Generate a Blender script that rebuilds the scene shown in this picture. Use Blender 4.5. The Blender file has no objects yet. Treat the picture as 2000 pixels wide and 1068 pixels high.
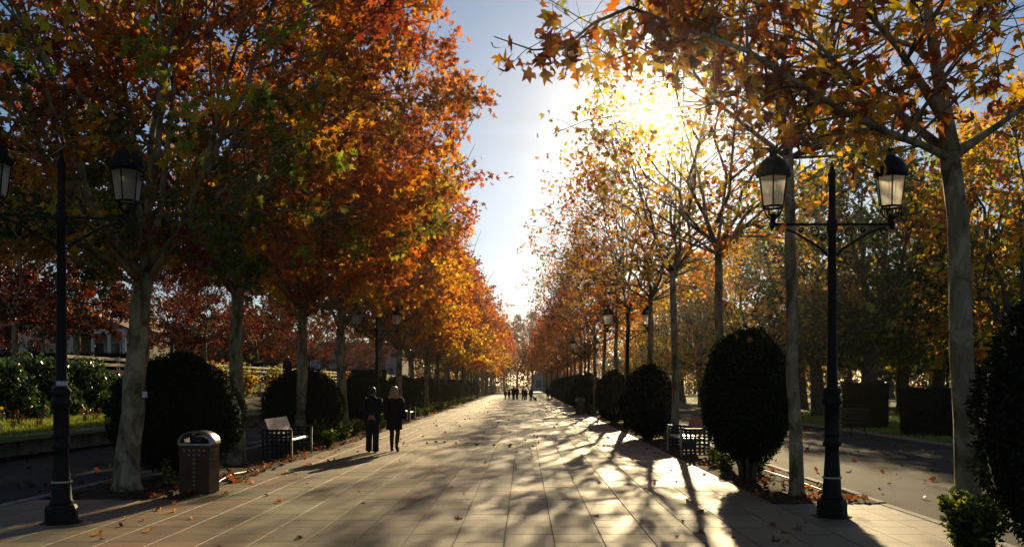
import bpy, math, random
import numpy as np
from mathutils import Vector, Matrix
random.seed(7)
R = math.radians
sc = bpy.context.scene
COL = sc.collection

# ------------------------------------------------------------------ camera
F, H, VX, VY = 1850.0, 1.8, 1024.0, 750.0           # focal length in photo pixels, eye height, vanishing point
cd = bpy.data.cameras.new('camera'); cam = bpy.data.objects.new('camera', cd); COL.objects.link(cam)
cam.location = (0, 0, H); cam.rotation_euler = (R(90), 0, 0)
cd.sensor_width = 36; cd.lens = 36 * F / 2000
cd.shift_x = (1000 - VX) / 2000; cd.shift_y = (VY - 534) / 2000
cd.clip_start = 0.1; cd.clip_end = 3000
sc.camera = cam
def G(px, py):                                       # point on the ground seen at a photo pixel
    return (px - VX) * H / (py - VY), F * H / (py - VY)
def AT(px, Y): return (px - VX) * Y / F
def ZT(py, Y): return H + (VY - py) * Y / F

# ------------------------------------------------------------------ light
SUN = Vector((1272 - VX, F, VY - 240)).normalized()
el = math.asin(SUN.z); az = math.atan2(SUN.x, SUN.y)
w = bpy.data.worlds.new('World'); sc.world = w; w.use_nodes = True
nt = w.node_tree; nt.nodes.clear()
out = nt.nodes.new('ShaderNodeOutputWorld'); bg = nt.nodes.new('ShaderNodeBackground')
sky = nt.nodes.new('ShaderNodeTexSky'); sky.sky_type = 'NISHITA'; sky.sun_disc = False
sky.sun_elevation = el; sky.sun_rotation = az
sky.air_density = 1.0; sky.dust_density = 0.6; sky.ozone_density = 3.6; sky.altitude = 600
tc = nt.nodes.new('ShaderNodeTexCoord'); mp = nt.nodes.new('ShaderNodeMapping')
mp.inputs['Scale'].default_value = (2.0, 2.0, 14.0); mp.inputs['Rotation'].default_value = (0.12, 0.05, 0.3)
ns = nt.nodes.new('ShaderNodeTexNoise'); ns.inputs['Scale'].default_value = 1.6; ns.inputs['Detail'].default_value = 7
ns.inputs['Roughness'].default_value = 0.62
rp = nt.nodes.new('ShaderNodeValToRGB'); rp.color_ramp.elements[0].position = 0.47; rp.color_ramp.elements[1].position = 0.78
rp.color_ramp.elements[1].color = (0.55, 0.55, 0.55, 1)
mx = nt.nodes.new('ShaderNodeMix'); mx.data_type = 'RGBA'
sc2 = nt.nodes.new('ShaderNodeMix'); sc2.data_type = 'RGBA'; sc2.blend_type = 'ADD'
nt.links.new(tc.outputs['Generated'], mp.inputs['Vector']); nt.links.new(mp.outputs[0], ns.inputs['Vector'])
nt.links.new(ns.outputs['Fac'], rp.inputs['Fac'])
nt.links.new(rp.outputs['Color'], mx.inputs['Factor'])
nt.links.new(sky.outputs[0], mx.inputs['A']); mx.inputs['B'].default_value = (6.5, 6.8, 7.2, 1)
nt.links.new(mx.outputs['Result'], bg.inputs['Color']); bg.inputs['Strength'].default_value = 0.05
nt.links.new(bg.outputs[0], out.inputs['Surface'])
sd = bpy.data.lights.new('sun', 'SUN'); sd.energy = 5.0; sd.angle = R(0.55); sd.color = (1.0, 0.77, 0.43)
so = bpy.data.objects.new('sun', sd); COL.objects.link(so); so.rotation_euler = SUN.to_track_quat('Z', 'Y').to_euler()
so.location = (20, 60, 40)
vs = sc.view_settings; vs.view_transform = 'Standard'; vs.look = 'None'; vs.gamma = 1; vs.exposure = 0.65
try: vs.use_curve_mapping = False
except Exception: pass
sc.cycles.use_denoising = True
sc.cycles.max_bounces = 6; sc.cycles.diffuse_bounces = 2; sc.cycles.glossy_bounces = 3; sc.cycles.transmission_bounces = 4
sc.cycles.volume_bounces = 0
sc.cycles.caustics_reflective = False; sc.cycles.caustics_refractive = False

# ------------------------------------------------------------------ helpers
def tag(o, label=None, cat=None, group=None, kind=None):
    if label: o['label'] = label
    if cat: o['category'] = cat
    if group: o['group'] = group
    if kind: o['kind'] = kind
    return o
def empty(name, loc=(0, 0, 0), rz=0, parent=None):
    o = bpy.data.objects.new(name, None); COL.objects.link(o); o.location = loc; o.rotation_euler = (0, 0, rz)
    o.empty_display_size = 0.2; o.parent = parent
    return o
def link(name, me, parent=None, loc=(0, 0, 0), rot=(0, 0, 0)):
    o = bpy.data.objects.new(name, me); COL.objects.link(o); o.parent = parent; o.location = loc; o.rotation_euler = rot
    return o
def copy_tree(o, parent=None):
    c = o.copy(); COL.objects.link(c); c.parent = parent
    for ch in list(o.children): copy_tree(ch, c)
    return c
ORD = ['first', 'second', 'third', 'fourth', 'fifth', 'sixth', 'seventh', 'eighth', 'ninth', 'tenth', 'eleventh', 'twelfth']

class MB:
    def __init__(s): s.v = []; s.f = []
    def add(s, v, f):
        n = len(s.v); s.v += [tuple(p) for p in v]; s.f += [tuple(i + n for i in q) for q in f]
        return s
    def box(s, x0, x1, y0, y1, z0, z1):
        return s.add([(x0,y0,z0),(x1,y0,z0),(x1,y1,z0),(x0,y1,z0),(x0,y0,z1),(x1,y0,z1),(x1,y1,z1),(x0,y1,z1)],
                     [(0,3,2,1),(4,5,6,7),(0,1,5,4),(1,2,6,5),(2,3,7,6),(3,0,4,7)])
    def bbox(s, x0, x1, y0, y1, z0, z1, c=0.01):      # box with chamfered top edge
        v = [(x0,y0,z0),(x1,y0,z0),(x1,y1,z0),(x0,y1,z0),(x0,y0,z1-c),(x1,y0,z1-c),(x1,y1,z1-c),(x0,y1,z1-c),
             (x0+c,y0+c,z1),(x1-c,y0+c,z1),(x1-c,y1-c,z1),(x0+c,y1-c,z1)]
        f = [(0,3,2,1),(0,1,5,4),(1,2,6,5),(2,3,7,6),(3,0,4,7),(4,5,9,8),(5,6,10,9),(6,7,11,10),(7,4,8,11),(8,9,10,11)]
        return s.add(v, f)
    def tube(s, pts, rad, n=6, cap=True):
        pts = [Vector(p) for p in pts]
        if not hasattr(rad, '__len__'): rad = [rad] * len(pts)
        v = []; f = []; up = None
        for i, p in enumerate(pts):
            t = (pts[min(i+1, len(pts)-1)] - pts[max(i-1, 0)])
            t = t.normalized() if t.length > 1e-9 else Vector((0, 0, 1))
            if up is None:
                up = Vector((1, 0, 0)) if abs(t.x) < 0.8 else Vector((0, 1, 0))
            a = (up - t * up.dot(t)); a = a.normalized() if a.length > 1e-6 else t.orthogonal().normalized()
            b = t.cross(a); up = a
            for k in range(n):
                th = 2 * math.pi * k / n
                v.append(p + (a * math.cos(th) + b * math.sin(th)) * rad[i])
        for i in range(len(pts) - 1):
            for k in range(n):
                f.append((i*n+k, i*n+(k+1) % n, (i+1)*n+(k+1) % n, (i+1)*n+k))
        if cap:
            f.append(tuple(range(n-1, -1, -1))); m = (len(pts)-1)*n; f.append(tuple(range(m, m+n)))
        return s.add(v, f)
    def lathe(s, prof, n=12, c=(0, 0, 0), ph=0.0, cap=True):
        v = []; f = []
        for r, z in prof:
            for k in range(n):
                th = ph + 2 * math.pi * k / n; v.append((c[0] + r*math.cos(th), c[1] + r*math.sin(th), c[2] + z))
        for i in range(len(prof)-1):
            for k in range(n): f.append((i*n+k, i*n+(k+1) % n, (i+1)*n+(k+1) % n, (i+1)*n+k))
        if cap:
            f.append(tuple(range(n-1, -1, -1))); m = (len(prof)-1)*n; f.append(tuple(range(m, m+n)))
        return s.add(v, f)
    def loft(s, rings, n=14, cap=True):               # rings (cx, cy, z, rx, ry)
        v = []; f = []
        for cx, cy, z, rx, ry in rings:
            for k in range(n):
                th = 2*math.pi*k/n; v.append((cx + rx*math.cos(th), cy + ry*math.sin(th), z))
        for i in range(len(rings)-1):
            for k in range(n): f.append((i*n+k, i*n+(k+1) % n, (i+1)*n+(k+1) % n, (i+1)*n+k))
        if cap:
            f.append(tuple(range(n-1, -1, -1))); m = (len(rings)-1)*n; f.append(tuple(range(m, m+n)))
        return s.add(v, f)
    def mesh(s, name, mat, smooth=False):
        me = bpy.data.meshes.new(name); me.from_pydata(s.v, [], s.f)
        if mat: me.materials.append(mat)
        if smooth: me.polygons.foreach_set('use_smooth', [True]*len(me.polygons))
        me.update(); return me
    def build(s, name, mat, parent=None, smooth=False, loc=(0, 0, 0), rot=(0, 0, 0)):
        return link(name, s.mesh(name, mat, smooth), parent, loc, rot)

def np_mesh(name, V, Fc, mat, col=None, smooth=False):
    me = bpy.data.meshes.new(name); m, k = Fc.shape
    me.vertices.add(len(V)); me.vertices.foreach_set('co', np.ascontiguousarray(V, dtype=np.float32).ravel())
    me.loops.add(m*k); me.loops.foreach_set('vertex_index', np.ascontiguousarray(Fc, dtype=np.int32).ravel())
    me.polygons.add(m); me.polygons.foreach_set('loop_start', np.arange(0, m*k, k, dtype=np.int32))
    if smooth: me.polygons.foreach_set('use_smooth', np.ones(m, dtype=bool))
    me.update(calc_edges=True)
    if col is not None:
        a = me.color_attributes.new('Col', 'FLOAT_COLOR', 'POINT')
        a.data.foreach_set('color', np.ascontiguousarray(col, dtype=np.float32).ravel())
    me.materials.append(mat); me.validate()
    return me

# ------------------------------------------------------------------ materials
def newmat(name):
    m = bpy.data.materials.new(name); m.use_nodes = True
    return m, m.node_tree.nodes, m.node_tree.links, m.node_tree.nodes['Principled BSDF']
def mat_noise(name, c0, c1, scale=5, rough=0.7, bump=0.0, bscale=40, metal=0.0, detail=5, p0=0.35, p1=0.65, spec=0.25, coords='Object'):
    m, n, l, b = newmat(name)
    t = n.new('ShaderNodeTexCoord'); no = n.new('ShaderNodeTexNoise'); no.inputs['Scale'].default_value = scale
    no.inputs['Detail'].default_value = detail
    r = n.new('ShaderNodeValToRGB'); r.color_ramp.elements[0].position = p0; r.color_ramp.elements[1].position = p1
    r.color_ramp.elements[0].color = (*c0, 1); r.color_ramp.elements[1].color = (*c1, 1)
    l.new(t.outputs[coords], no.inputs['Vector']); l.new(no.outputs['Fac'], r.inputs['Fac']); l.new(r.outputs['Color'], b.inputs['Base Color'])
    b.inputs['Roughness'].default_value = rough; b.inputs['Metallic'].default_value = metal
    b.inputs['Specular IOR Level'].default_value = spec
    if bump:
        n2 = n.new('ShaderNodeTexNoise'); n2.inputs['Scale'].default_value = bscale; n2.inputs['Detail'].default_value = 4
        bp = n.new('ShaderNodeBump'); bp.inputs['Strength'].default_value = bump; bp.inputs['Distance'].default_value = 0.02
        l.new(t.outputs[coords], n2.inputs['Vector']); l.new(n2.outputs['Fac'], bp.inputs['Height']); l.new(bp.outputs[0], b.inputs['Normal'])
    return m
def mat_leaf(name, transl=0.55, gloss=0.06, rough=0.4, tint=None):
    m, n, l, b = newmat(name); n.remove(b); o = n['Material Output']
    a = n.new('ShaderNodeAttribute'); a.attribute_name = 'Col'
    oi = n.new('ShaderNodeObjectInfo')
    mu = n.new('ShaderNodeMix'); mu.data_type = 'RGBA'; mu.blend_type = 'MULTIPLY'; mu.inputs['Factor'].default_value = 1
    l.new(a.outputs['Color'], mu.inputs['A']); l.new(oi.outputs['Color'], mu.inputs['B'])
    d = n.new('ShaderNodeBsdfDiffuse'); t = n.new('ShaderNodeBsdfTranslucent'); g = n.new('ShaderNodeBsdfGlossy')
    g.inputs['Roughness'].default_value = rough
    l.new(mu.outputs['Result'], d.inputs['Color']); l.new(mu.outputs['Result'], t.inputs['Color'])
    m1 = n.new('ShaderNodeMixShader'); m1.inputs[0].default_value = transl
    m2 = n.new('ShaderNodeMixShader'); m2.inputs[0].default_value = gloss
    l.new(d.outputs[0], m1.inputs[1]); l.new(t.outputs[0], m1.inputs[2]); l.new(m1.outputs[0], m2.inputs[1]); l.new(g.outputs[0], m2.inputs[2])
    l.new(m2.outputs[0], o.inputs['Surface'])
    return m
M = {}
M['leaf'] = mat_leaf('autumn_leaf', 0.7, 0.025, 0.4)
M['hedge'] = mat_leaf('clipped_leaf', 0.15, 0.015, 0.55)
M['ivy'] = mat_leaf('ivy_leaf', 0.4, 0.09, 0.36)
M['grass'] = mat_leaf('grass_blade', 0.5, 0.03, 0.5)
M['bark'] = mat_noise('plane_bark', (0.09, 0.065, 0.036), (0.32, 0.25, 0.155), 2.6, 0.85, 0.5, 14, p0=0.36, p1=0.66, spec=0.2, detail=3)
_n = M['bark'].node_tree.nodes; _l = M['bark'].node_tree.links
_r = [q for q in _n if q.type == 'VALTORGB'][0]; _r.color_ramp.interpolation = 'LINEAR'
for _p, _c in ((.40, (.10, .072, .04, 1)), (.42, (.17, .13, .07, 1)), (.49, (.18, .14, .078, 1)), (.505, (.25, .19, .11, 1)), (.57, (.23, .18, .105, 1)), (.585, (.31, .245, .15, 1))):
    _e = _r.color_ramp.elements.new(_p); _e.color = _c
_m = _n.new('ShaderNodeMapping'); _m.inputs['Scale'].default_value = (2.2, 2.2, 1.0)
_t = [q for q in _n if q.type == 'TEX_COORD'][0]; _q = [q for q in _n if q.type == 'TEX_NOISE'][0]
_l.new(_t.outputs['Object'], _m.inputs['Vector']); _l.new(_m.outputs[0], _q.inputs['Vector']); _q.inputs['Distortion'].default_value = .6
M['darkbark'] = mat_noise('dark_bark', (0.05, 0.04, 0.03), (0.11, 0.09, 0.065), 5, 0.9, 0.6, 18, spec=0.2)
M['iron'] = mat_noise('painted_iron', (0.006, 0.006, 0.006), (0.013, 0.012, 0.011), 9, 0.55, 0.12, 60, spec=0.15)
M['steel'] = mat_noise('brushed_steel', (0.22, 0.21, 0.19), (0.38, 0.36, 0.33), 6, 0.36, 0.03, 80, metal=0.9)
M['binbrown'] = mat_noise('brown_sheet_metal', (0.055, 0.024, 0.011), (0.085, 0.04, 0.02), 4, 0.65, 0.05, 50, spec=0.2)
M['panel'] = mat_noise('dark_steel_sheet', (0.016, 0.017, 0.018), (0.035, 0.036, 0.036), 5, 0.45, 0.05, 60, metal=0.3)
M['sticker'] = mat_noise('paper_sticker', (0.45, 0.46, 0.48), (0.55, 0.55, 0.56), 20, 0.6)
M['soil'] = mat_noise('soil', (0.030, 0.020, 0.012), (0.085, 0.055, 0.030), 6, 0.95, 0.8, 25, spec=0.1)
M['asphalt'] = mat_noise('asphalt', (0.024, 0.022, 0.019), (0.046, 0.041, 0.034), 0.8, 0.85, 0.45, 90, spec=0.15)
M['kerb'] = mat_noise('concrete_kerb', (0.22, 0.20, 0.17), (0.32, 0.29, 0.25), 7, 0.8, 0.3, 40)
M['stone'] = mat_noise('planter_stone', (0.15, 0.125, 0.095), (0.30, 0.26, 0.20), 3, 0.85, 0.5, 20)
M['lawn'] = mat_noise('lawn', (0.05, 0.085, 0.012), (0.11, 0.16, 0.03), 2.5, 0.9, 0.6, 60, spec=0.1)
M['ground'] = mat_noise('park_ground', (0.04, 0.055, 0.015), (0.085, 0.075, 0.035), 0.35, 0.95, 0.5, 20, spec=0.1)
M['wood'] = mat_noise('weathered_wood', (0.30, 0.22, 0.14), (0.42, 0.32, 0.22), 4, 0.55, 0.2, 30)
M['darkwood'] = mat_noise('dark_varnished_wood', (0.03, 0.02, 0.013), (0.06, 0.04, 0.026), 4, 0.5, 0.2, 30)
M['cream'] = mat_noise('cream_render', (0.42, 0.36, 0.27), (0.52, 0.46, 0.36), 1.5, 0.85, 0.1, 30)
M['greywall'] = mat_noise('grey_render', (0.20, 0.21, 0.23), (0.28, 0.29, 0.31), 0.8, 0.85)
M['rooftile'] = mat_noise('roof_tile', (0.22, 0.10, 0.06), (0.33, 0.16, 0.10), 3, 0.8)
M['window'] = mat_noise('window_glass', (0.02, 0.025, 0.03), (0.04, 0.045, 0.05), 2, 0.12)
M['white'] = mat_noise('white_paint', (0.62, 0.60, 0.56), (0.74, 0.72, 0.68), 4, 0.6)
M['hose'] = mat_noise('hose_plastic', (0.32, 0.27, 0.19), (0.42, 0.36, 0.27), 8, 0.45)
M['blue'] = mat_noise('blue_cladding', (0.18, 0.27, 0.40), (0.24, 0.34, 0.48), 0.6, 0.7)
M['skin'] = mat_noise('skin', (0.36, 0.19, 0.13), (0.44, 0.24, 0.17), 8, 0.55)
M['blackcloth'] = mat_noise('black_cloth', (0.010, 0.010, 0.012), (0.018, 0.018, 0.02), 14, 0.85, 0.2, 120)
M['darktrouser'] = mat_noise('dark_trousers', (0.014, 0.014, 0.016), (0.024, 0.023, 0.024), 14, 0.9, 0.2, 120)
M['navy'] = mat_noise('navy_cloth', (0.012, 0.014, 0.03), (0.02, 0.022, 0.045), 14, 0.9)
M['redcloth'] = mat_noise('red_cloth', (0.11, 0.015, 0.015), (0.17, 0.03, 0.025), 14, 0.9)
M['stocking'] = mat_noise('dark_stocking', (0.04, 0.022, 0.016), (0.06, 0.034, 0.025), 14, 0.7)
M['shoe'] = mat_noise('black_leather', (0.008, 0.008, 0.008), (0.016, 0.015, 0.014), 20, 0.35)
M['blond'] = mat_noise('blond_hair', (0.36, 0.20, 0.08), (0.52, 0.32, 0.14), 18, 0.45, 0.4, 60)
M['darkhair'] = mat_noise('dark_hair', (0.02, 0.014, 0.01), (0.05, 0.035, 0.025), 18, 0.5, 0.4, 60)
M['dogfur'] = mat_noise('dog_fur', (0.02, 0.015, 0.01), (0.05, 0.035, 0.02), 18, 0.9)

# frosted lantern glass: light comes through it
m, n, l, b = newmat('frosted_glass'); n.remove(b)
tr = n.new('ShaderNodeBsdfTranslucent'); tr.inputs[0].default_value = (0.9, 0.88, 0.8, 1)
gl = n.new('ShaderNodeBsdfTransparent')
gl.inputs['Color'].default_value = (0.92, 0.9, 0.84, 1)
no = n.new('ShaderNodeTexNoise'); no.inputs['Scale'].default_value = 55; bp = n.new('ShaderNodeBump'); bp.inputs['Strength'].default_value = 0.7
tcx = n.new('ShaderNodeTexCoord'); l.new(tcx.outputs['Object'], no.inputs['Vector']); l.new(no.outputs['Fac'], bp.inputs['Height'])
l.new(bp.outputs[0], tr.inputs['Normal'])
ms = n.new('ShaderNodeMixShader'); ms.inputs[0].default_value = 0.28
l.new(tr.outputs[0], ms.inputs[1]); l.new(gl.outputs[0], ms.inputs[2]); l.new(ms.outputs[0], n['Material Output'].inputs['Surface'])
M['glass'] = m

# paving: colour per slab from the slab grid, rough flamed surface
TW = 0.57; PX0, PX1 = -5.36, -5.36 + 16*0.57
m, n, l, b = newmat('paving_slab')
ge = n.new('ShaderNodeNewGeometry')
sn = n.new('ShaderNodeVectorMath'); sn.operation = 'SUBTRACT'; sn.inputs[1].default_value = (PX0, 0, 0)
dv = n.new('ShaderNodeVectorMath'); dv.operation = 'DIVIDE'; dv.inputs[1].default_value = (TW, TW, 1)
fl = n.new('ShaderNodeVectorMath'); fl.operation = 'FLOOR'
l.new(ge.outputs['Position'], sn.inputs[0]); l.new(sn.outputs[0], dv.inputs[0]); l.new(dv.outputs[0], fl.inputs[0])
mz = n.new('ShaderNodeVectorMath'); mz.operation = 'MULTIPLY'; mz.inputs[1].default_value = (1, 1, 0); l.new(fl.outputs[0], mz.inputs[0])
wn = n.new('ShaderNodeTexWhiteNoise'); wn.noise_dimensions = '3D'; l.new(mz.outputs[0], wn.inputs['Vector'])
bn = n.new('ShaderNodeTexNoise'); bn.inputs['Scale'].default_value = 0.16; bn.inputs['Detail'].default_value = 2; l.new(mz.outputs[0], bn.inputs['Vector'])
rr = n.new('ShaderNodeValToRGB'); e = rr.color_ramp.elements
e[0].position = 0.44; e[0].color = (0.185, 0.152, 0.078, 1); e[1].position = 0.54; e[1].color = (0.23, 0.138, 0.074, 1)
l.new(bn.outputs['Fac'], rr.inputs['Fac'])
hs = n.new('ShaderNodeHueSaturation'); l.new(rr.outputs['Color'], hs.inputs['Color'])
mr = n.new('ShaderNodeMapRange'); mr.inputs['To Min'].default_value = 0.72; mr.inputs['To Max'].default_value = 1.2
l.new(wn.outputs['Value'], mr.inputs['Value']); l.new(mr.outputs[0], hs.inputs['Value'])
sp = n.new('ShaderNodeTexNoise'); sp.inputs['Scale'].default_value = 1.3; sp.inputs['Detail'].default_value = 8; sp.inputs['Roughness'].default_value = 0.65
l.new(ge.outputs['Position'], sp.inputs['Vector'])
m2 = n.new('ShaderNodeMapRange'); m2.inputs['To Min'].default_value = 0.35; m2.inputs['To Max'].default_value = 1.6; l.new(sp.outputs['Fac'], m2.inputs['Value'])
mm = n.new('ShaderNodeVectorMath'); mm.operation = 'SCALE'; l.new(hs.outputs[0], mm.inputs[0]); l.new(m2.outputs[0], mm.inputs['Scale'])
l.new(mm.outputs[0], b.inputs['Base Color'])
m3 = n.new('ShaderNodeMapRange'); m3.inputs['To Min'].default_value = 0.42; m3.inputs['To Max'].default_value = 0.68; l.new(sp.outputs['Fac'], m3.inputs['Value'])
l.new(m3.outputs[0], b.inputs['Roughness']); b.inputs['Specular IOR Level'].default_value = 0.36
gr = n.new('ShaderNodeTexNoise'); gr.inputs['Scale'].default_value = 90; gr.inputs['Detail'].default_value = 3; l.new(ge.outputs['Position'], gr.inputs['Vector'])
bp = n.new('ShaderNodeBump'); bp.inputs['Strength'].default_value = 0.8; bp.inputs['Distance'].default_value = 0.009
l.new(gr.outputs['Fac'], bp.inputs['Height']); l.new(bp.outputs[0], b.inputs['Normal'])
M['slab'] = m
M['joint'] = mat_noise('joint_mortar', (0.05, 0.043, 0.034), (0.10, 0.085, 0.065), 6, 0.8, 0.3, 60)

# ------------------------------------------------------------------ ground, paving
def sheet(name, x0, x1, y0, y1, z, mat, nx=1, ny=1, noise=0.0, rs=0, kind='structure', zf=None):
    rg = np.random.default_rng(rs)
    xs = np.linspace(x0, x1, nx+1); ys = np.linspace(y0, y1, ny+1)
    X, Y = np.meshgrid(xs, ys); Z = np.full(X.shape, float(z))
    if zf is not None: Z = zf(X, Y)
    if noise: Z = Z + rg.uniform(0, noise, X.shape)
    V = np.stack([X, Y, Z], -1).reshape(-1, 3)
    i = np.arange(ny)[:, None]*(nx+1) + np.arange(nx)[None]
    Fc = np.stack([i, i+1, i+nx+2, i+nx+1], -1).reshape(-1, 4)
    o = link(name, np_mesh(name, V, Fc, mat, smooth=noise > 0)); tag(o, kind=kind)
    return o
sheet('ground', -700, 700, -30, 1400, -0.06, M['ground'])
pav = sheet('pavement', PX0, PX1, -2, 240, -0.011, M['joint'])
sheet('side_path', -13.6, -7.55, -2, 240, -0.02, M['asphalt'])
sheet('side_path', 5.42, 12.4, -2, 240, -0.02, M['asphalt'])
tb = MB(); g2 = 0.006
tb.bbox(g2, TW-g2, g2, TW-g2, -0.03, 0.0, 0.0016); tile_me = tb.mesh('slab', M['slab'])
rows0 = int(8.9 / TW)
rgt = random.Random(3)
for r in range(19):
    for c in range(16):
        if r == 18 and c > 11: continue
        o = link('slab', tile_me, pav, (PX0 + c*TW, (rows0 + r)*TW, rgt.uniform(-0.0012, 0.0012)))
        o.rotation_euler = (rgt.gauss(0, 0.0014), rgt.gauss(0, 0.0014), 0)
far = MB()
def slab_at(x, y):
    z = rgt.uniform(-0.001, 0.001); far.bbox(x+g2, x+TW-g2, y+g2, y+TW-g2, -0.03, z, 0.0016)
for r in range(18, 90):
    for c in range(16):
        if r == 18 and c <= 11: continue
        slab_at(PX0 + c*TW, (rows0 + r)*TW)
for r in range(0, rows0):
    for c in range(16): slab_at(PX0 + c*TW, r*TW)
CL = (14, 26); CRr = (18, 25)          # rows of the cross passages at the lamps
for r in range(*CL):
    for c in range(-4, 0): slab_at(PX0 + c*TW, r*TW)
for r in range(*CRr):
    for c in range(16, 19): slab_at(PX0 + c*TW, r*TW)
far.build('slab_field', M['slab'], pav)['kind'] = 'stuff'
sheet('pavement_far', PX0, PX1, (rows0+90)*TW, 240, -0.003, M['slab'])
sheet('passage_base', PX0-4*TW, PX0, CL[0]*TW, CL[1]*TW, -0.012, M['joint'])
sheet('passage_base', PX1, PX1+3*TW, CRr[0]*TW, CRr[1]*TW, -0.012, M['joint'])
def soil(x0, x1, y0, y1, rs):
    ny = max(2, int(min(y1-y0, 60)/0.25))
    sheet('soil_bed', x0, x1, y0, y1, -0.025, M['soil'], 10, ny, 0.05, rs)
soil(PX0-4*TW, PX0, CL[1]*TW, 75, 1); soil(PX0-4*TW, PX0, 75, 240, 2); soil(PX0-4*TW, PX0, -2, CL[0]*TW, 3)
soil(PX1, PX1+3*TW-0.14, CRr[1]*TW, 75, 4); soil(PX1, PX1+3*TW-0.14, 75, 240, 5); soil(PX1, PX1+3*TW-0.14, -2, CRr[0]*TW, 6)
kb = MB(); kb.bbox(PX1+3*TW-0.14, PX1+3*TW-0.02, CRr[1]*TW+40.002, 230, -0.05, 0.035, 0.012)
ko = tag(kb.build('kerb', M['kerb']), kind='structure')
kb = MB(); kb.bbox(PX1+3*TW-0.14, PX1+3*TW-0.02, .004, .996, -0.05, 0.035, 0.012); kme = kb.mesh('kerb_stone', M['kerb'])
for k in range(40): link('kerb_stone', kme, ko, (rgt.uniform(-.006, .006), CRr[1]*TW + k, rgt.uniform(-.008, .006)))
kb = MB(); kb.bbox(PX1+3*TW-0.14, PX1+3*TW-0.02, -2, CRr[1]*TW-0.005, -0.05, 0.012, 0.006)
tag(kb.build('kerb', M['kerb']), kind='structure')
kb = MB(); kb.bbox(PX0-4*TW-0.12, PX0-4*TW-0.003, -2, 230, -0.05, 0.03, 0.012)
tag(kb.build('kerb', M['kerb']), kind='structure')
kb = MB(); kb.bbox(12.4, 12.55, -2, 230, -0.05, 0.06, 0.015)
tag(kb.build('kerb', M['kerb']), kind='structure')

# ------------------------------------------------------------------ left bank: planter wall, lawn, terrace
WA, WB = Vector((-13.5, 12, 0)), Vector((-11.9, 46, 0))
def wx(y): return WA.x + (WB.x - WA.x)*(y - WA.y)/(WB.y - WA.y)
wall = empty('planter_wall', (wx(25), 25, 0)); tag(wall, 'low stone planter wall with rounded coping in front of the raised lawn', 'wall')
rw = random.Random(5); y = 12.0
while y < 43.6:
    L = 1.35; y1 = min(y+L, 43.8)
    bl = MB(); x0, x1 = wx(y), wx(y1)
    bl.add([(x0,y+.006,-.05),(x1,y1-.006,-.05),(x1-.3,y1-.006,-.05),(x0-.3,y+.006,-.05),(x0,y+.006,.36),(x1,y1-.006,.36),(x1-.3,y1-.006,.36),(x0-.3,y+.006,.36)],
           [(0,3,2,1),(4,5,6,7),(0,1,5,4),(1,2,6,5),(2,3,7,6),(3,0,4,7)])
    bl.build('stone_block', M['stone'], wall, loc=(-wx(25), -25, 0))
    cp = MB(); prof = [(0.04, .362), (0.075, .39), (0.085, .43), (0.06, .475), (0.0, .50), (-.3, .50), (-.36, .362)]
    v = [(x0+a, y+.006, z) for a, z in prof] + [(x1+a, y1-.006, z) for a, z in prof]; k = len(prof)
    cp.add(v, [(i, i+1, i+1+k, i+k) for i in range(k-1)] + [tuple(range(k-1, -1, -1)), tuple(range(k, 2*k)), (k-1, 0, k, 2*k-1)])
    cp.build('coping_stone', M['stone'], wall, loc=(-wx(25), -25, 0)); y = y1
sheet('lawn', -16.6, -12.15, 8, 46, 0, M['lawn'], 14, 90, 0.03, 8, zf=lambda X, Y: 0.42 + 0.30*np.clip((-12.6 - X)/3.4, 0, 1))
sheet('terrace', -120, -16.6, 5, 260, 0, M['ground'], 40, 60, 0.0, 9, zf=lambda X, Y: np.where(X > -17.2, 0.6, 1.9))
sheet('bank', -16.6, -11.9, 46, 240, 0, M['ground'], 10, 60, 0.1, 10, zf=lambda X, Y: -0.04 + 1.0*np.clip((-12.5 - X)/3.0, 0, 1))
sheet('lawn', 12.55, 90, 5, 240, 0.03, M['lawn'], 30, 80, 0.05, 11)

# ------------------------------------------------------------------ leaf clouds
T_HI = (np.array([(0,.28,.06),(0,0,0),(.17,-.09,-.01),(.5,.02,-.07),(.27,.22,.02),(.58,.52,-.09),(.2,.5,.02),(0,1,-.12),(-.2,.5,.02),(-.58,.52,-.07),(-.27,.22,.02),(-.5,.02,-.1),(-.17,-.09,-.01)], float),
        np.array([(0, i, i+1) for i in range(1, 12)] + [(0, 12, 1)]))
T_MID = (np.array([(0,.3,.05),(0,0,0),(.5,.05,-.05),(.24,.3,.01),(.5,.58,-.06),(0,1,-.08),(-.5,.58,-.06),(-.24,.3,.01),(-.5,.05,-.05)], float),
         np.array([(0, i, i+1) for i in range(1, 8)] + [(0, 8, 1)]))
T_LO = (np.array([(0,0,0),(.46,.4,-.04),(0,1,-.03),(-.46,.4,-.04)], float), np.array([(0, 1, 2), (0, 2, 3)]))
T_OVAL = (np.array([(0,0,0),(.22,.3,.04),(.18,.65,.03),(0,1,-.05),(-.18,.65,.03),(-.22,.3,.04)], float), np.array([(0,1,2),(0,2,3),(0,3,4),(0,4,5)]))
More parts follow.
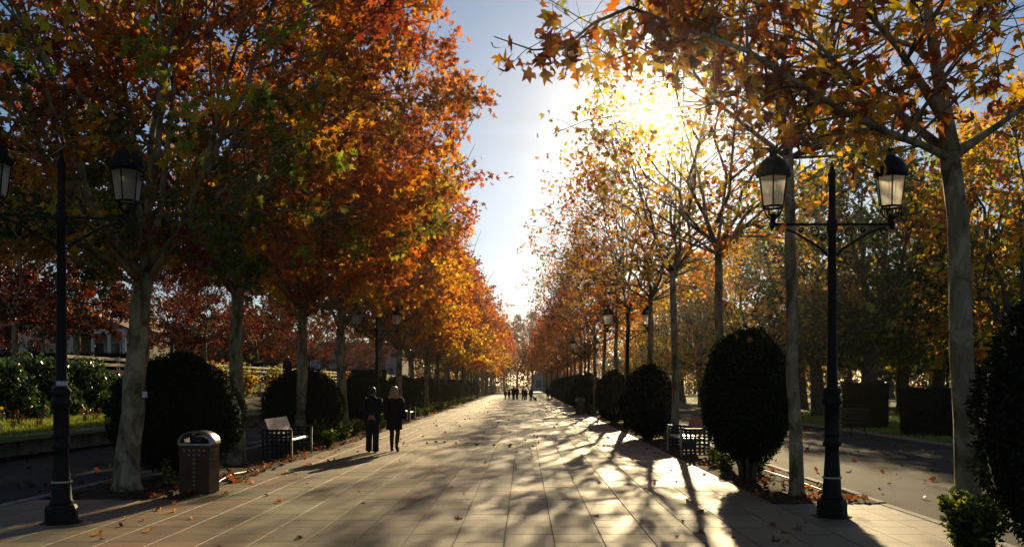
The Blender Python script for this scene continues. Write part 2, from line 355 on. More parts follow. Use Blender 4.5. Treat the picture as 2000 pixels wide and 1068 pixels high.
def leaf_mesh(name, C, D, S, colr, tmpl, rng, mat, curl=0.0):
    n = len(C); TV, TF = tmpl
    D = D/np.maximum(np.linalg.norm(D, axis=1, keepdims=True), 1e-6)
    A = rng.normal(size=(n, 3)); A -= D*(A*D).sum(1, keepdims=True); A /= np.maximum(np.linalg.norm(A, axis=1, keepdims=True), 1e-6)
    B = np.cross(A, D)
    TX = TV[None, :, 0]*rng.uniform(.72, 1.1, (n, 1)); TY = TV[None, :, 1]*np.ones((n, 1))
    if len(TV) > 8: TX = TX + rng.normal(0, .035, TX.shape); TY = TY + rng.normal(0, .035, TY.shape)
    z = TV[None, :, 2]*rng.uniform(0.2, 2.4 + curl, (n, 1)) + np.abs(TX)*rng.uniform(-.25, .75, (n, 1)) - (TY**2)*rng.uniform(-.05, .35, (n, 1))
    V = C[:, None] + S[:, None, None]*(A[:, None]*TX[..., None] + D[:, None]*TY[..., None] + B[:, None]*z[..., None])
    k = len(TV); Fc = (TF[None] + (np.arange(n)*k)[:, None, None]).reshape(-1, TF.shape[1])
    col = np.repeat(np.concatenate([np.clip(colr, 0.004, .9), np.ones((n, 1))], 1), k, 0)
    return np_mesh(name, V.reshape(-1, 3), Fc, mat, col)
def pal(names):
    P = {'red': (.38,.055,.015), 'rust': (.34,.085,.02), 'orange': (.66,.19,.015), 'amber': (.74,.34,.02), 'yellow': (.80,.50,.025),
         'lime': (.38,.38,.03), 'green': (.12,.17,.02), 'olive': (.16,.15,.025), 'brown': (.24,.095,.03), 'dgreen': (.045,.075,.014)}
    return np.array([P[k] for k in names])*.95

# ------------------------------------------------------------------ tree generator
def tree_geo(name, seed, fork=4.0, top=12.5, rad=4.6, tr=0.19, lean=(0, 0), nl=8, ncl=230, lpc=36, lsize=0.19, tmpl=T_MID, colf=None, limbs=None,
             spread=0.55, twigs=3, low=0.0, bark='bark', clustr=None, straight=False, widest=.36, hang=0.35, crown_z0=None, limbk=1.0):
    rng = np.random.default_rng(seed); rd = random.Random(seed)
    mb = MB(); fk = Vector((lean[0], lean[1], fork))
    pts = [Vector((0, 0, -0.15)), Vector((0, 0, .03)), Vector((0, 0, 0.12))]; rs = [tr*1.7, tr*1.38, tr*1.2]
    for i in range(1, 7):
        t = i/6; pts.append(Vector((lean[0]*t + rd.gauss(0, .018), lean[1]*t + rd.gauss(0, .018), 0.12 + (fork-0.12)*t))); rs.append(tr*(1.05 - .28*t))
    mb.tube(pts, rs, 12)
    P = []; limbpts = []
    if limbs is None:
        limbs = []
        a0 = rd.uniform(0, 6.28)
        for i in range(nl):
            a = a0 + 6.283*i/nl + rd.gauss(0, .25)
            rr_ = rad*rd.uniform(.5, .93); zt = fork + (top-fork)*rd.uniform(.45, .95)
            if i == 0 or (straight and i < 2): rr_ = rad*.12; zt = top*.97
            st = fk + Vector((0, 0, -rd.uniform(0, .25*(fork > 3)) + (rd.uniform(0, 2.5) if i % 3 == 2 else 0)))
            pl = []
            for j in range(9):
                t = j/8; q = rr_*(t**.85); pl.append(st + Vector((math.cos(a)*q, math.sin(a)*q, (zt-st.z)*(t**1.08))) + Vector((rd.gauss(0, .09), rd.gauss(0, .09), 0))*(t > 0))
            limbs.append((pl, limbk*tr*rd.uniform(.36, .55)))
    for pl, r0 in limbs:
        k = len(pl); mb.tube(pl, [r0*(1-.88*(j/(k-1))**.8) for j in range(k)], 7)
        for j in range(k-1):
            for s in range(3): limbpts.append((pl[j].lerp(pl[j+1], s/3), r0*(1-.88*((j+s/3)/(k-1))**.8)))
    LP = np.array([p for p, _ in limbpts]); LR = np.array([r for _, r in limbpts])
    cz0 = fork - low if crown_z0 is None else crown_z0
    CC = []
    if clustr is not None: CC = list(clustr)
    while len(CC) < ncl:
        h = rng.uniform(0, 1); pr = 1 - ((h-widest)/(1-widest))**2 if h > widest else 1 - ((widest-h)/(widest+.22))**2
        u = rng.uniform(0, 1)**.42; a = rng.uniform(0, 6.283); q = rad*pr*u*(1 + .16*math.sin(3*a+seed) + .1*math.sin(5*a+2*seed))
        CC.append((lean[0] + q*math.cos(a), lean[1] + q*math.sin(a), cz0 + (top-cz0)*h))
    CC = np.array(CC); LC = []; LD = []; LS = []; LCOL = []
    for c in CC:
        hd = np.hypot(LP[:, 0]-c[0], LP[:, 1]-c[1]); d = np.linalg.norm(LP - c, axis=1) + 1.1*np.maximum(0, LP[:, 2]-(c[2]-.45*hd)) + 3*np.maximum(0, 0.02-LR)
        i = int(d.argmin()); s = Vector(LP[i]); e = Vector(c); L = (e-s).length
        md = s.lerp(e, .5) + Vector((rd.gauss(0, .08*L), rd.gauss(0, .08*L), rd.gauss(.06*L, .06*L)))
        r0 = min(LR[i]*.6, .010 + .008*L)
        mb.tube([s, s.lerp(md, .6), md, md.lerp(e, .6) + Vector((0, 0, .03*L)), e], [r0, r0*.8, r0*.62, r0*.45, r0*.25], 4, cap=False)
        base = colf(c, rng, (c[2]-cz0)/(top-cz0)); tips = []
        for t in range(twigs):
            q = md.lerp(e, rd.uniform(.1, 1)); dr = Vector((rd.gauss(0, 1), rd.gauss(0, 1), rd.gauss(.15, .7))).normalized()
            ln = rd.uniform(.5, 1.25)*spread*1.3; tip = q + dr*ln; m1 = q + dr*ln*.5 + Vector((0, 0, .05))
            mb.tube([q, m1, tip], [r0*.35+.002, .0045, .0025], 3, cap=False); tips.append((q, tip))
        nlv = max(0, int(rng.normal(lpc, lpc*.3)))
        for t in range(nlv):
            q, tip = tips[t % twigs]; p = q.lerp(tip, rd.uniform(.1, 1.08))
            LC.append((p.x + rng.normal(0, spread*.22), p.y + rng.normal(0, spread*.22), p.z + rng.normal(0, spread*.2)))
            LD.append((rng.normal(), rng.normal(), rng.normal() - hang*2)); LS.append(lsize*rng.uniform(.55, 1.25))
            LCOL.append(base*rng.uniform(.7, 1.25)*np.array([1, rng.uniform(.8, 1.25), 1]))
    wood = mb.mesh(name + '_wood', M[bark], True)
    crown = leaf_mesh(name + '_leaves', np.array(LC), np.array(LD), np.array(LS), np.array(LCOL), tmpl, rng, M['leaf'])
    return wood, crown
def plant_tree(name, geo, loc, rz, label, group, s=1.0, color=(1, 1, 1), cat='tree', sz=1.0):
    r = empty(name, loc, rz); r.scale = (s, s, s*sz); tag(r, label, cat, group)
    link('trunk', geo[0], r); c = link('crown', geo[1], r); c.color = (*color, 1); c['kind'] = 'stuff'
    return r
def col_left(c, rng, h):
    x = rng.uniform()
    if h < .30: k = ['olive', 'green', 'lime', 'yellow', 'amber', 'rust'][int(rng.choice(6, p=[.25,.2,.08,.12,.17,.18]))]
    elif h < .55: k = ['lime', 'yellow', 'amber', 'orange', 'rust', 'red', 'brown'][int(rng.choice(7, p=[.03,.09,.15,.32,.2,.1,.11]))]
    else: k = ['yellow', 'amber', 'orange', 'rust', 'red', 'brown'][int(rng.choice(6, p=[.05,.13,.32,.24,.14,.12]))]
    return pal([k])[0]
def col_left2(c, rng, h):
    if h < .3: k = ['lime', 'yellow', 'amber', 'orange', 'rust', 'olive'][int(rng.choice(6, p=[.12,.16,.2,.26,.18,.08]))]
    else: k = ['yellow', 'amber', 'orange', 'rust', 'red', 'brown'][int(rng.choice(6, p=[.07,.14,.34,.22,.13,.10]))]
    return pal([k])[0]
def col_red(c, rng, h):
    if h < .3: k = ['amber', 'yellow', 'orange', 'rust'][int(rng.choice(4, p=[.35,.3,.25,.1]))]
    else: k = ['amber', 'orange', 'rust', 'red', 'brown'][int(rng.choice(5, p=[.12,.34,.26,.16,.12]))]
    return pal([k])[0]
def col_right(c, rng, h):
    k = ['yellow', 'amber', 'orange', 'brown', 'lime', 'rust'][int(rng.choice(6, p=[.31,.24,.15,.08,.15,.07]))]
    return pal([k])[0]
def col_near(c, rng, h):
    k = ['amber', 'orange', 'brown', 'yellow', 'rust'][int(rng.choice(5, p=[.27,.25,.2,.14,.14]))]
    return pal([k])[0]
def col_park(c, rng, h):
    k = ['dgreen', 'green', 'olive', 'lime', 'yellow', 'amber'][int(rng.choice(6, p=[.36,.2,.2,.08,.1,.06]))]
    return pal([k])[0]
def col_gold(c, rng, h):
    k = ['yellow', 'amber', 'orange', 'lime', 'olive'][int(rng.choice(5, p=[.3,.3,.15,.15,.1]))]
    return pal([k])[0]

LXT = -6.6
geoL = [tree_geo('plane_left_a', 11, 3.7, 14.2, 6.1, .20, (.28, .05), 11, 380, 68, .15, T_HI, col_left, low=.0, widest=.46, limbk=.72),
        tree_geo('plane_left_b', 12, 4.0, 14.6, 6.5, .17, (.05, .0), 11, 390, 68, .15, T_HI, col_left2, low=-.5, widest=.5, limbk=.8),
        tree_geo('plane_left_c', 13, 3.8, 13.5, 5.1, .19, (.2, .1), 9, 290, 50, .16, T_MID, col_red, low=-1.2, limbk=.75)]
geoLf = [tree_geo('plane_far_a', 21, 3.9, 13.2, 4.9, .18, (.1, 0), 8, 240, 32, .21, T_LO, col_red, low=.3, twigs=2),
         tree_geo('plane_far_b', 22, 3.7, 13.6, 4.9, .18, (-.1, 0), 8, 240, 32, .21, T_LO, col_red, low=.3, twigs=2)]
yl = [16.2, 21.6, 28.0, 34.2, 42.8, 47.8, 53.0, 59.5]
lab = ['pale plane trunk with a small sticker beside the brown litter bin', 'slim plane tree just behind the litter bin and before the bench',
       'leaning plane tree standing behind the bench and the first shrubs', 'plane tree between the bench and the walking couple',
       'plane tree right behind the walking couple and the second double lamp']
for i, Y in enumerate(yl):
    g = geoL[[0, 1, 1, 2, 2, 2, 2, 2][i]]
    L = lab[i] if i < len(lab) else f'{ORD[i]} plane tree of the row along the benches, orange crown'
    plant_tree('plane_tree', g, (LXT + [-.2, .05, 0, .05, -.1, .25, .45, .45][i], Y, 0), [0, 2.2, .4, 4.0, 5.2, 1.0, 3.0, 4.4][i], L, 'plane trees of the bench row', [1, 1, 1, 1, 1, .93, .86, .86][i],
               [(.8,.86,.8),(1,1,1),(1,.95,.9),(1,.92,.85),(1,.85,.8),(1,1,.9),(1,.85,.8),(1,.9,.85)][i])
rl = random.Random(4)
for i in range(24):
    Y = 65.8 + 6.3*i
    plant_tree('plane_tree', geoLf[i % 2], (LXT + rl.gauss(0, .12), Y, 0), rl.uniform(0, 6.28), ('distant orange plane tree deep in the row beyond the walking couple' if i > 3 else f'{ORD[8+i]} plane tree of the row along the benches, orange crown'),
               'plane trees deep in the bench row', rl.uniform(.95, 1.06), rl.choice([(1,1,1), (1,.85,.75), (1.1,1.1,.9), (.95,.75,.7)]))

# right row: thinner crowns with bare twigs
RXT = 4.4
geoR = [tree_geo('plane_right_a', 31, 5.7, 13.0, 4.2, .105, (-.12, .1), 8, 130, 14, .135, T_HI, col_right, low=.2, twigs=4, spread=.6),
        tree_geo('plane_right_b', 32, 5.1, 13.0, 4.2, .108, (.1, .0), 9, 125, 20, .135, T_MID, col_right, low=.1, twigs=3, spread=.6),
        tree_geo('plane_right_c', 33, 5.0, 12.5, 4.0, .108, (0, .1), 9, 125, 19, .135, T_MID, col_right, low=.1, twigs=4, spread=.65)]
geoRf = [tree_geo('plane_rfar_a', 41, 4.0, 12.6, 4.2, .12, (0, 0), 9, 130, 13, .18, T_LO, col_red, low=.3, twigs=4, spread=.6),
         tree_geo('plane_rfar_b', 42, 4.0, 13.0, 4.2, .12, (0, 0), 9, 130, 13, .18, T_LO, col_red, low=.3, twigs=4, spread=.6)]
# the nearest tree on that side has its own limbs
AY = 9.4; AX = AT(1899, AY)
def LA(pts): return [Vector((AT(px, AY+dy) - AX, dy, ZT(py, AY+dy))) for px, py, dy in pts]
limA = [(LA([(1858,300,0),(1845,220,.05),(1830,130,.1),(1815,40,.2),(1805,-80,.3),(1795,-260,.4),(1800,-430,.5)]), .10),
        (LA([(1845,235,.03),(1800,165,-.1),(1755,95,-.2),(1690,20,-.3),(1620,-60,-.4),(1560,-160,-.5)]), .058),
        (LA([(1852,300,0),(1790,250,.3),(1735,205,.6),(1660,150,.9),(1590,80,1.2),(1525,-5,1.5),(1440,-90,1.8)]), .055),
        (LA([(1855,310,0),(1800,283,-.3),(1740,262,-.6),(1660,225,-.9),(1570,170,-1.1),(1460,100,-1.2),(1350,60,-1.2),(1230,15,-1.1),(1160,45,-1.1),(1100,95,-1.0),(1040,98,-1.0),(965,72,-.9)]), .043),
        (LA([(1868,300,0),(1905,275,.2),(1950,245,.4),(2005,205,.6),(2090,150,.8),(2200,60,1)]), .058),
        (LA([(1832,140,.1),(1870,80,.6),(1930,20,1.2),(1990,-60,1.8),(2080,-160,2.4)]), .045),
        (LA([(1828,120,.1),(1780,90,.6),(1700,60,1.2),(1600,30,1.9),(1480,-20,2.6)]), .04)]
clA = []
rA = random.Random(8)
for px0, px1, py0, py1, nn in [(1480,1800,120,330,26),(1300,1560,-40,170,22),(1560,2000,-140,60,22),(1180,1420,-20,120,10),(1880,2050,20,260,8),(1020,1200,20,140,5),(1350,1900,-320,-100,34)]:
    for k in range(nn):
        dy = rA.uniform(-1.6, 1.8); px = rA.uniform(px0, px1); py = rA.uniform(py0, py1)
        clA.append((AT(px, AY+dy)-AX, dy, ZT(py, AY+dy)))
geoA = tree_geo('plane_near', 51, ZT(300, AY), 11, 4, .122, (AT(1858, AY)-AX, 0), 0, len(clA), 13, .15, T_HI, col_near, limbs=limA, clustr=clA, twigs=4, spread=.42)
tA = plant_tree('plane_tree', geoA, (AX, AY, 0), 0, 'plane tree with forked pale trunk and sparse yellow leaves above the lone lamp', 'plane trees of the clipped bush row')
rng = np.random.default_rng(77)
hi_meshes = []
for k in range(12):
    cc = pal(['orange', 'amber', 'brown', 'yellow', 'rust', 'amber'])[k % 6]
    hi_meshes.append(leaf_mesh('leaf', np.zeros((1, 3)), np.array([[0, 0, -1.]]), np.array([1.]), cc[None], T_HI, rng, M['leaf'], 1.0))
for k in range(150):
    if k < 26: px, py, dy = rA.uniform(960, 1130), 0, rA.uniform(-1.15, -.9); py = np.interp(px, [960, 1040, 1100, 1130], [72, 98, 95, 70]) + rA.uniform(-8, 50)
    else:
        px, py, dy = rA.uniform(1230, 1960), rA.uniform(-10, 380), rA.uniform(-1.4, .9)
        if py > 330 and not 1480 < px < 1800: continue
        if py > 120 + .35*(px-1230): py = py*.5
    o = link('leaf', hi_meshes[k % 12], tA, (AT(px, AY+dy)-AX, dy, ZT(py, AY+dy)), (rA.gauss(0, .7), rA.gauss(0, .7), rA.uniform(0, 6.28)))
    s = rA.uniform(.10, .17); o.scale = (s, s, s)
yr = [15.3, 21.7, 27.6, 34.0, 40.2, 46.5, 52.8, 59.0]
labr = ['straight plane trunk just behind the lone double lamp, sun to one side', 'plane tree rising behind the largest clipped bush', 'plane tree beside the bench half hidden by the largest bush',
        'plane tree behind the second clipped bush', 'plane tree beside the second lamp of the bush row']
for i, Y in enumerate(yr):
    L = labr[i] if i < len(labr) else f'{ORD[i+1]} plane tree of the row along the clipped bushes, thin crown'
    plant_tree('plane_tree', geoR[[0, 2, 1, 2, 1, 2, 1, 2][i]], (RXT + [0, .1, .0, .1, -.05, .1, 0, 0][i], Y, 0), [0, 2, 4, 5.5, 1, 3, .5, 2.5][i], L, 'plane trees of the clipped bush row', 1.0,
               [(1,1,1),(1,1,1),(1,1,.9),(1,.9,.9),(1,.85,.8),(1,.8,.7),(1,.75,.65),(1,.75,.65)][i])
for i in range(24):
    plant_tree('plane_tree', geoRf[i % 2], (RXT + rl.gauss(0, .12), 65.3 + 6.3*i, 0), rl.uniform(0, 6.28), ('distant russet plane tree deep in the row beyond the clipped bushes' if i > 1 else f'{ORD[10+i]} plane tree of the row along the clipped bushes, thin crown'),
               'plane trees deep in the clipped bush row', rl.uniform(.93, 1.04), rl.choice([(.62,.42,.4), (.75,.55,.45), (.55,.36,.38), (.8,.62,.5)]))

# trees on the left terrace (dark red), right park trees, end of the avenue
geoT = [tree_geo('terrace_tree', 61, 2.4, 8.5, 3.8, .15, (0, 0), 7, 190, 36, .17, T_LO, lambda c, r, h: pal([['red','rust','brown','orange'][int(r.choice(4, p=[.35,.3,.2,.15]))]])[0], low=.1, twigs=2)]
k = 0
for (px, Y) in [(30, 34), (85, 46), (150, 40), (335, 62), (400, 52), (375, 80), (500, 68), (545, 92), (600, 84), (640, 110), (690, 120), (720, 140), (60, 66), (240, 84), (-60, 48), (450, 110), (560, 130)]:
    plant_tree('terrace_tree', geoT[0], (AT(px, Y), Y, 1.9), k*1.7, f'dark red terrace tree behind the rail fence, {ORD[k]} out' if False else 'small dark red tree on the terrace behind the rail fence', 'red trees on the terrace',
               .9 + .05*(k % 4), (.25, .22, .22)); k += 1
geoP = [tree_geo('park_tree', 71, 3.5, 14, 5.2, .42, (.3, 0), 7, 280, 32, .25, T_LO, col_park, low=.6, bark='darkbark', twigs=3, spread=.8, widest=.45),
        tree_geo('park_tree_gold', 72, 3.0, 12, 4.2, .26, (-.2, 0), 7, 220, 26, .23, T_LO, col_gold, low=.8, bark='darkbark', twigs=3, spread=.75, widest=.45)]
parks = [(1690, 44, 0, 1.0), (1600, 52, 0, .95), (1765, 56, 0, 1.0), (1570, 66, 1, 1.1), (1480, 60, 1, 1.0), (1830, 70, 0, .9), (1920, 48, 1, 1.25), (1985, 40, 1, 1.2), (1430, 78, 0, 1.0), (1370, 74, 1, 1.0),
         (1330, 96, 0, 1.1), (1290, 84, 1, .8), (1260, 110, 1, 1.0), (1660, 84, 0, 1.0), (1880, 90, 0, 1.0), (1530, 100, 0, 1.0), (1740, 110, 0, 1.0), (1990, 78, 0, 1.1), (1220, 140, 0, 1.0), (1400, 130, 0, 1.0), (2080, 54, 0, 1.1), (2120, 90, 0, 1.1), (1620, 140, 0, 1.1), (1820, 140, 0, 1.1)]
plab = {0: 'large dark trunked park tree rising behind the trimmed hedge blocks', 1: 'dark trunked park tree beyond the slatted bench', 2: 'dark park tree above the gap between the two hedge blocks',
        3: 'golden park tree behind the straight pale trunk', 4: 'golden park tree seen above the largest clipped bush', 6: 'tall golden park tree past the forked plane trunk', 7: 'tall golden park tree at the edge of the picture', 11: 'small bright yellow park tree beyond the second double lamp'}
for k, (px, Y, g, s) in enumerate(parks):
    plant_tree('park_tree', geoP[g], (AT(px, Y), Y, 0), k*2.1, plab.get(k, ['deep green park tree in the wood beyond the side path', 'golden park tree in the wood beyond the side path'][g]), 'park trees beyond the side path', s, [(.55, .6, .5), (1, 1, 1)][g])
for k, (px, Y) in enumerate([(900, 225), (950, 232), (985, 222), (1010, 236), (1040, 228), (1070, 222), (1110, 230), (1160, 224)]):
    plant_tree('plane_tree', geoLf[k % 2], (AT(px, Y), Y, 0), k*1.3, 'russet tree closing the far end of the avenue', 'trees closing the avenue', [.9, 1.0, 1.25, 1.4, 1.45, 1.3, 1.0, .9][k], (.55, .42, .36))

# cedar
rc = random.Random(9); rng = np.random.default_rng(9)
cY = 64; cr = empty('cedar_tree', (AT(1835, cY), cY, 0)); tag(cr, 'dark cedar with flat drooping branches beyond the hedge blocks', 'tree')
tk = MB(); tk.tube([(0, 0, -.1), (0, 0, 4), (.1, 0, 9), (.1, .1, 13.5)], [.4, .32, .18, .04], 9); C_ = []; D_ = []
for i in range(46):
    z = 2.5 + i*.235; a = i*2.4; L = 4.6*(1-(z-2)/12.5) + rc.uniform(-.3, .5)
    p = [Vector((0, 0, z)) + Vector((math.cos(a), math.sin(a), 0))*L*t + Vector((0, 0, .5*t-1.5*t*t)) for t in (0, .25, .5, .75, 1)]
    tk.tube(p, [.06, .05, .035, .02, .01], 4)
    for q in range(int(75*L/3)):
        t = rc.uniform(.15, 1)**.8; j = min(3, int(t*4)); pt = p[j].lerp(p[j+1], t*4-j)
        sd_ = Vector((-math.sin(a), math.cos(a), 0))*rc.gauss(0, .35*(1.1-t)+.15)
        C_.append(pt + sd_ + Vector((0, 0, rc.gauss(0, .06)))); D_.append((math.cos(a)+rc.gauss(0, .6), math.sin(a)+rc.gauss(0, .6), -.7+rc.gauss(0, .3)))
tk.build('trunk', M['darkbark'], cr, True)
cm = leaf_mesh('needles', np.array(C_), np.array(D_), rng.uniform(.2, .42, len(C_)), np.array([(.02, .04, .022)])*rng.uniform(.6, 1.4, (len(C_), 1)), T_OVAL, rng, M['hedge'])
link('crown', cm, cr)['kind'] = 'stuff'

# ------------------------------------------------------------------ clipped bushes and hedges
def bush_geo(name, seed, rx, ry, z0, z1, n, egg=0.0, stem=True, box=None):
    rng = np.random.default_rng(seed)
    if box is None:
        u = rng.normal(size=(n, 3)); u /= np.linalg.norm(u, axis=1, keepdims=True)
        cz = (z0+z1)/2; hz = (z1-z0)/2
        def surf(u):
            wob = 1 + .022*np.sin(7*u[:, 0]+seed) + .022*np.sin(9*u[:, 1]+2*u[:, 2]*5) + .015*np.sin(13*u[:, 2])
            e_ = 1 - egg*u[:, 2]
            pz = np.sign(u[:, 2])*np.abs(u[:, 2])**1.0
            return np.stack([u[:, 0]*rx*e_*wob, u[:, 1]*ry*e_*wob, cz + hz*pz*wob], 1)
        C = surf(u)*1.0; N = u
        C = C + N*rng.uniform(-.05, .02, (n, 1)) + rng.normal(0, .006, (n, 3)) + N*(rng.uniform(0, 1, (n, 1)) < .05)*rng.uniform(.0, .07, (n, 1))
        core = MB(); k1, k2 = 18, 12; uu = []
        for i in range(k2+1):
            for j in range(k1):
                th = math.pi*i/k2; ph = 2*math.pi*j/k1; uu.append((math.sin(th)*math.cos(ph), math.sin(th)*math.sin(ph), math.cos(th)))
        cv = surf(np.array(uu)); cen = np.array([0, 0, cz]); cv = cen + (cv-cen)*.955
        core.add(cv.tolist(), [(i*k1+j, (i+1)*k1+j, (i+1)*k1+(j+1) % k1, i*k1+(j+1) % k1) for i in range(k2) for j in range(k1)])
    else:
        bx, by, tp = box; h = z1-z0
        f = rng.choice(5, n, p=[.3, .2, .3, .1, .1]); a = rng.uniform(-1, 1, n); b_ = rng.uniform(-1, 1, n)
        X = np.where(f == 3, 1, np.where(f == 4, -1, a)); Yv = np.where(f == 0, -1, np.where(f == 1, 1, b_)); Zv = np.where(f == 2, 1, np.where(f < 2, b_, np.where(f > 2, a, 0)))
        Yv = np.where(f == 2, b_, Yv); t = (Zv+1)/2; sc_ = 1 - tp*(1-t)
        C = np.stack([X*bx*sc_, Yv*by*sc_, z0+h*t], 1); N = np.stack([X*(f > 2), Yv*(f < 2), (f == 2)*1.0], 1) + .001
        C = C + N*rng.uniform(-.05, .025, (n, 1)) + .02*np.sin(C[:, [1, 2, 0]]*6)
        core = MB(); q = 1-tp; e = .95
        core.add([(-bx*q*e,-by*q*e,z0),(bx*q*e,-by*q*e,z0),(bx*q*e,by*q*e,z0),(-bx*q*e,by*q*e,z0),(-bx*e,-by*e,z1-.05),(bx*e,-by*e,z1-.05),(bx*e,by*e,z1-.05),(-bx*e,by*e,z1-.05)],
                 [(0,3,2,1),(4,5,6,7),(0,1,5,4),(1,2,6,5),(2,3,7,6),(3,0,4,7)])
    D = N*rng.uniform(.1, .9, (n, 1)) + rng.normal(0, .75, (n, 3))
    col = np.array([(.017, .024, .008)])*rng.uniform(.5, 1.5, (n, 1))
    fol = leaf_mesh(name + '_foliage', C, D, rng.uniform(.035, .075, n), col, T_OVAL, rng, M['hedge'])
    cm = core.mesh(name + '_core', M['hcore'], True)
    st = None
    if stem:
        s = MB(); rd = random.Random(seed)
        for i in range(7):
            a = i*.9; s.tube([(.1*math.cos(a), .1*math.sin(a), -.06), (.14*math.cos(a), .14*math.sin(a), z0*.6+.05), (rx*.45*math.cos(a), ry*.45*math.sin(a), z0+.35)], [.05, .04, .025], 6)
        st = s.mesh(name + '_stem', M['darkbark'], True)
    return fol, cm, st
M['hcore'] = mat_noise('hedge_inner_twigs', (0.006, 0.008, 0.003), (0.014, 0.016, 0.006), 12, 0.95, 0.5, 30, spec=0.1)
def plant_bush(name, g, loc, label, group, rz=0, s=(1, 1, 1), cat='bush'):
    r = empty(name, loc, rz); r.scale = s; tag(r, label, cat, group)
    f = link('foliage', g[0], r); f['kind'] = 'stuff'; link('core', g[1], r)
    if g[2]: link('stem', g[2], r)
    return r
bR = bush_geo('round_bush', 81, .83, .83, .40, 2.80, 13000, .07)
bR2 = bush_geo('round_bush_low', 83, .86, .86, .08, 2.62, 11000, .12)
bL = bush_geo('dome_bush', 82, 1.25, 1.15, .12, 2.38, 13000, .10)
blr = ['tallest clipped egg shaped bush on the corner by the lone lamp', 'clipped egg shaped bush just past the shaded bench', 'third clipped bush along the shaded edge of the promenade', 'fourth clipped bush along the shaded edge of the promenade']
plant_bush('clipped_bush', bR, (4.55, 7.55, 0), 'huge dark clipped bush cut off by the picture edge, closest to the camera', 'clipped bushes by the shaded bench', .5, (1.02, 1.02, .97))
for i, Y in enumerate([17.4, 31.2, 44.0, 60, 70, 77, 85, 93, 101, 110, 120]):
    X = [4.1, 4.08, 4.15, 4.1][min(i, 3)]
    lb = (blr + ['clipped bush in the far end of the shaded bush row'])[min(i, 4)]
    plant_bush('clipped_bush', bR if i == 0 else bR2, (X, Y, 0), lb, 'clipped bushes by the shaded bench' if i < 4 else 'far clipped bushes of the shaded row', i*1.1, [(1, 1, 1), (1.06, 1.06, .92), (1, 1, .93), (1.02, 1.02, .95)][min(i, 3)])
bll = ['broad clipped dome bush behind the brown litter bin', 'clipped dome bush behind the sunlit bench', 'clipped dome bush behind the walking couple']
for i, Y in enumerate([18.4, 29.0, 40.5, 52, 63, 74, 85, 96, 107, 118]):
    plant_bush('clipped_bush', bL, (-6.75, Y, 0), (bll + ['clipped dome bush in the far end of the bench row'])[min(i, 3)], 'clipped dome bushes by the benches' if i < 3 else 'far clipped dome bushes of the bench row', i*.8,
               (1, 1, 1 if i < 1 else .96))
hx = [('hedge_block', (13.75, 38.2, 0), (.84, .42, .02), 1.82, 'tall square trimmed hedge block behind the slatted park bench'),
      ('hedge_block', (13.95, 32.5, 0), (1.0, .5, .12), 1.62, 'trimmed hedge block that narrows downward, in front of the park wood')]
for i, (nm, loc, bx, h, lb) in enumerate(hx):
    plant_bush(nm, bush_geo(nm, 90+i, 0, 0, .02, h, 9000, stem=False, box=bx), loc, lb, None, .05*i, cat='hedge')
# far hedge lines on the left terrace
for i, (px, Y, bx) in enumerate([(40, 44, (6, .8, .02)), (300, 64, (9, .8, .02)), (560, 90, (10, .9, .02))]):
    plant_bush('terrace_hedge', bush_geo('terrace_hedge', 95+i, 0, 0, 0, 1.35, 7000, stem=False, box=bx), (AT(px, Y), Y, 1.9),
               ['dark terrace hedge above the ivy hedge', 'terrace hedge in front of the pale villa', 'long terrace hedge before the low grey building'][i], None, 0, cat='hedge')

# ivy hedge
rng = np.random.default_rng(101); n = 9500
iv = empty('ivy_hedge', (-16, 30, .6)); tag(iv, 'glossy dark ivy hedge standing behind the raised lawn', 'hedge')
Yv = rng.uniform(-14, 8.5, n); Zv = rng.uniform(0, 1, n)**.9
topz = 1.95 + .12*np.sin(Yv*1.7) + .1*np.sin(Yv*4.1); topz = np.where(Yv > 5, topz - (Yv-5)*.22, topz)
Cv = np.stack([.32 + .16*np.sin(Yv*2.3+Zv*5) + .10*np.sin(Yv*5.1 - Zv*7) + rng.normal(0, .07, n), Yv, Zv*topz], 1)
tp = rng.uniform(0, 1, n) < .18; Cv[tp, 0] = rng.uniform(-.5, .4, tp.sum()); Cv[tp, 2] = topz[tp] + rng.normal(0, .06, tp.sum())
col = np.array([(.045, .085, .018)])*rng.uniform(.5, 1.7, (n, 1)); yw = (rng.uniform(0, 1, n) < .04) & (Zv < .35); col[yw] = (.5, .3, .02)
fo = link('foliage', leaf_mesh('ivy_leaves', Cv, rng.normal(0, .6, (n, 3)) + np.array([(.5, -.2, -.6)]), rng.uniform(.08, .16, n), col, T_MID, rng, M['ivy']), iv); fo['kind'] = 'stuff'
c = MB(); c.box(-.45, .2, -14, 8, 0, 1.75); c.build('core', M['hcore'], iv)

# grass blades
def blades(name, label, xy, zf, n, seed, h=.07):
    rng = np.random.default_rng(seed); x = rng.uniform(xy[0], xy[1], n); y = rng.uniform(xy[2], xy[3], n)
    C = np.stack([x, y, zf(x)], 1); D = np.stack([rng.normal(0, .4, n), rng.normal(0, .4, n), np.ones(n)], 1)
    col = np.array([(.22, .30, .03)])*rng.uniform(.6, 1.4, (n, 1))*np.stack([rng.uniform(.8, 1.5, n), np.ones(n), np.ones(n)], 1)
    t = (np.array([(-.12, 0, 0), (.12, 0, 0), (0, 1, .1)], float), np.array([(0, 1, 2)]))
    o = link(name, leaf_mesh(name, C, D, rng.uniform(.6, 1.5, n)*h, col, t, rng, M['grass'])); tag(o, label, 'grass', kind='stuff')
blades('lawn_grass', 'sunlit green grass on the raised lawn behind the planter wall', (-16.2, -12.7, 16, 45), lambda x: .43 + .30*np.clip((-12.6-x)/3.4, 0, 1), 26000, 5, .08)
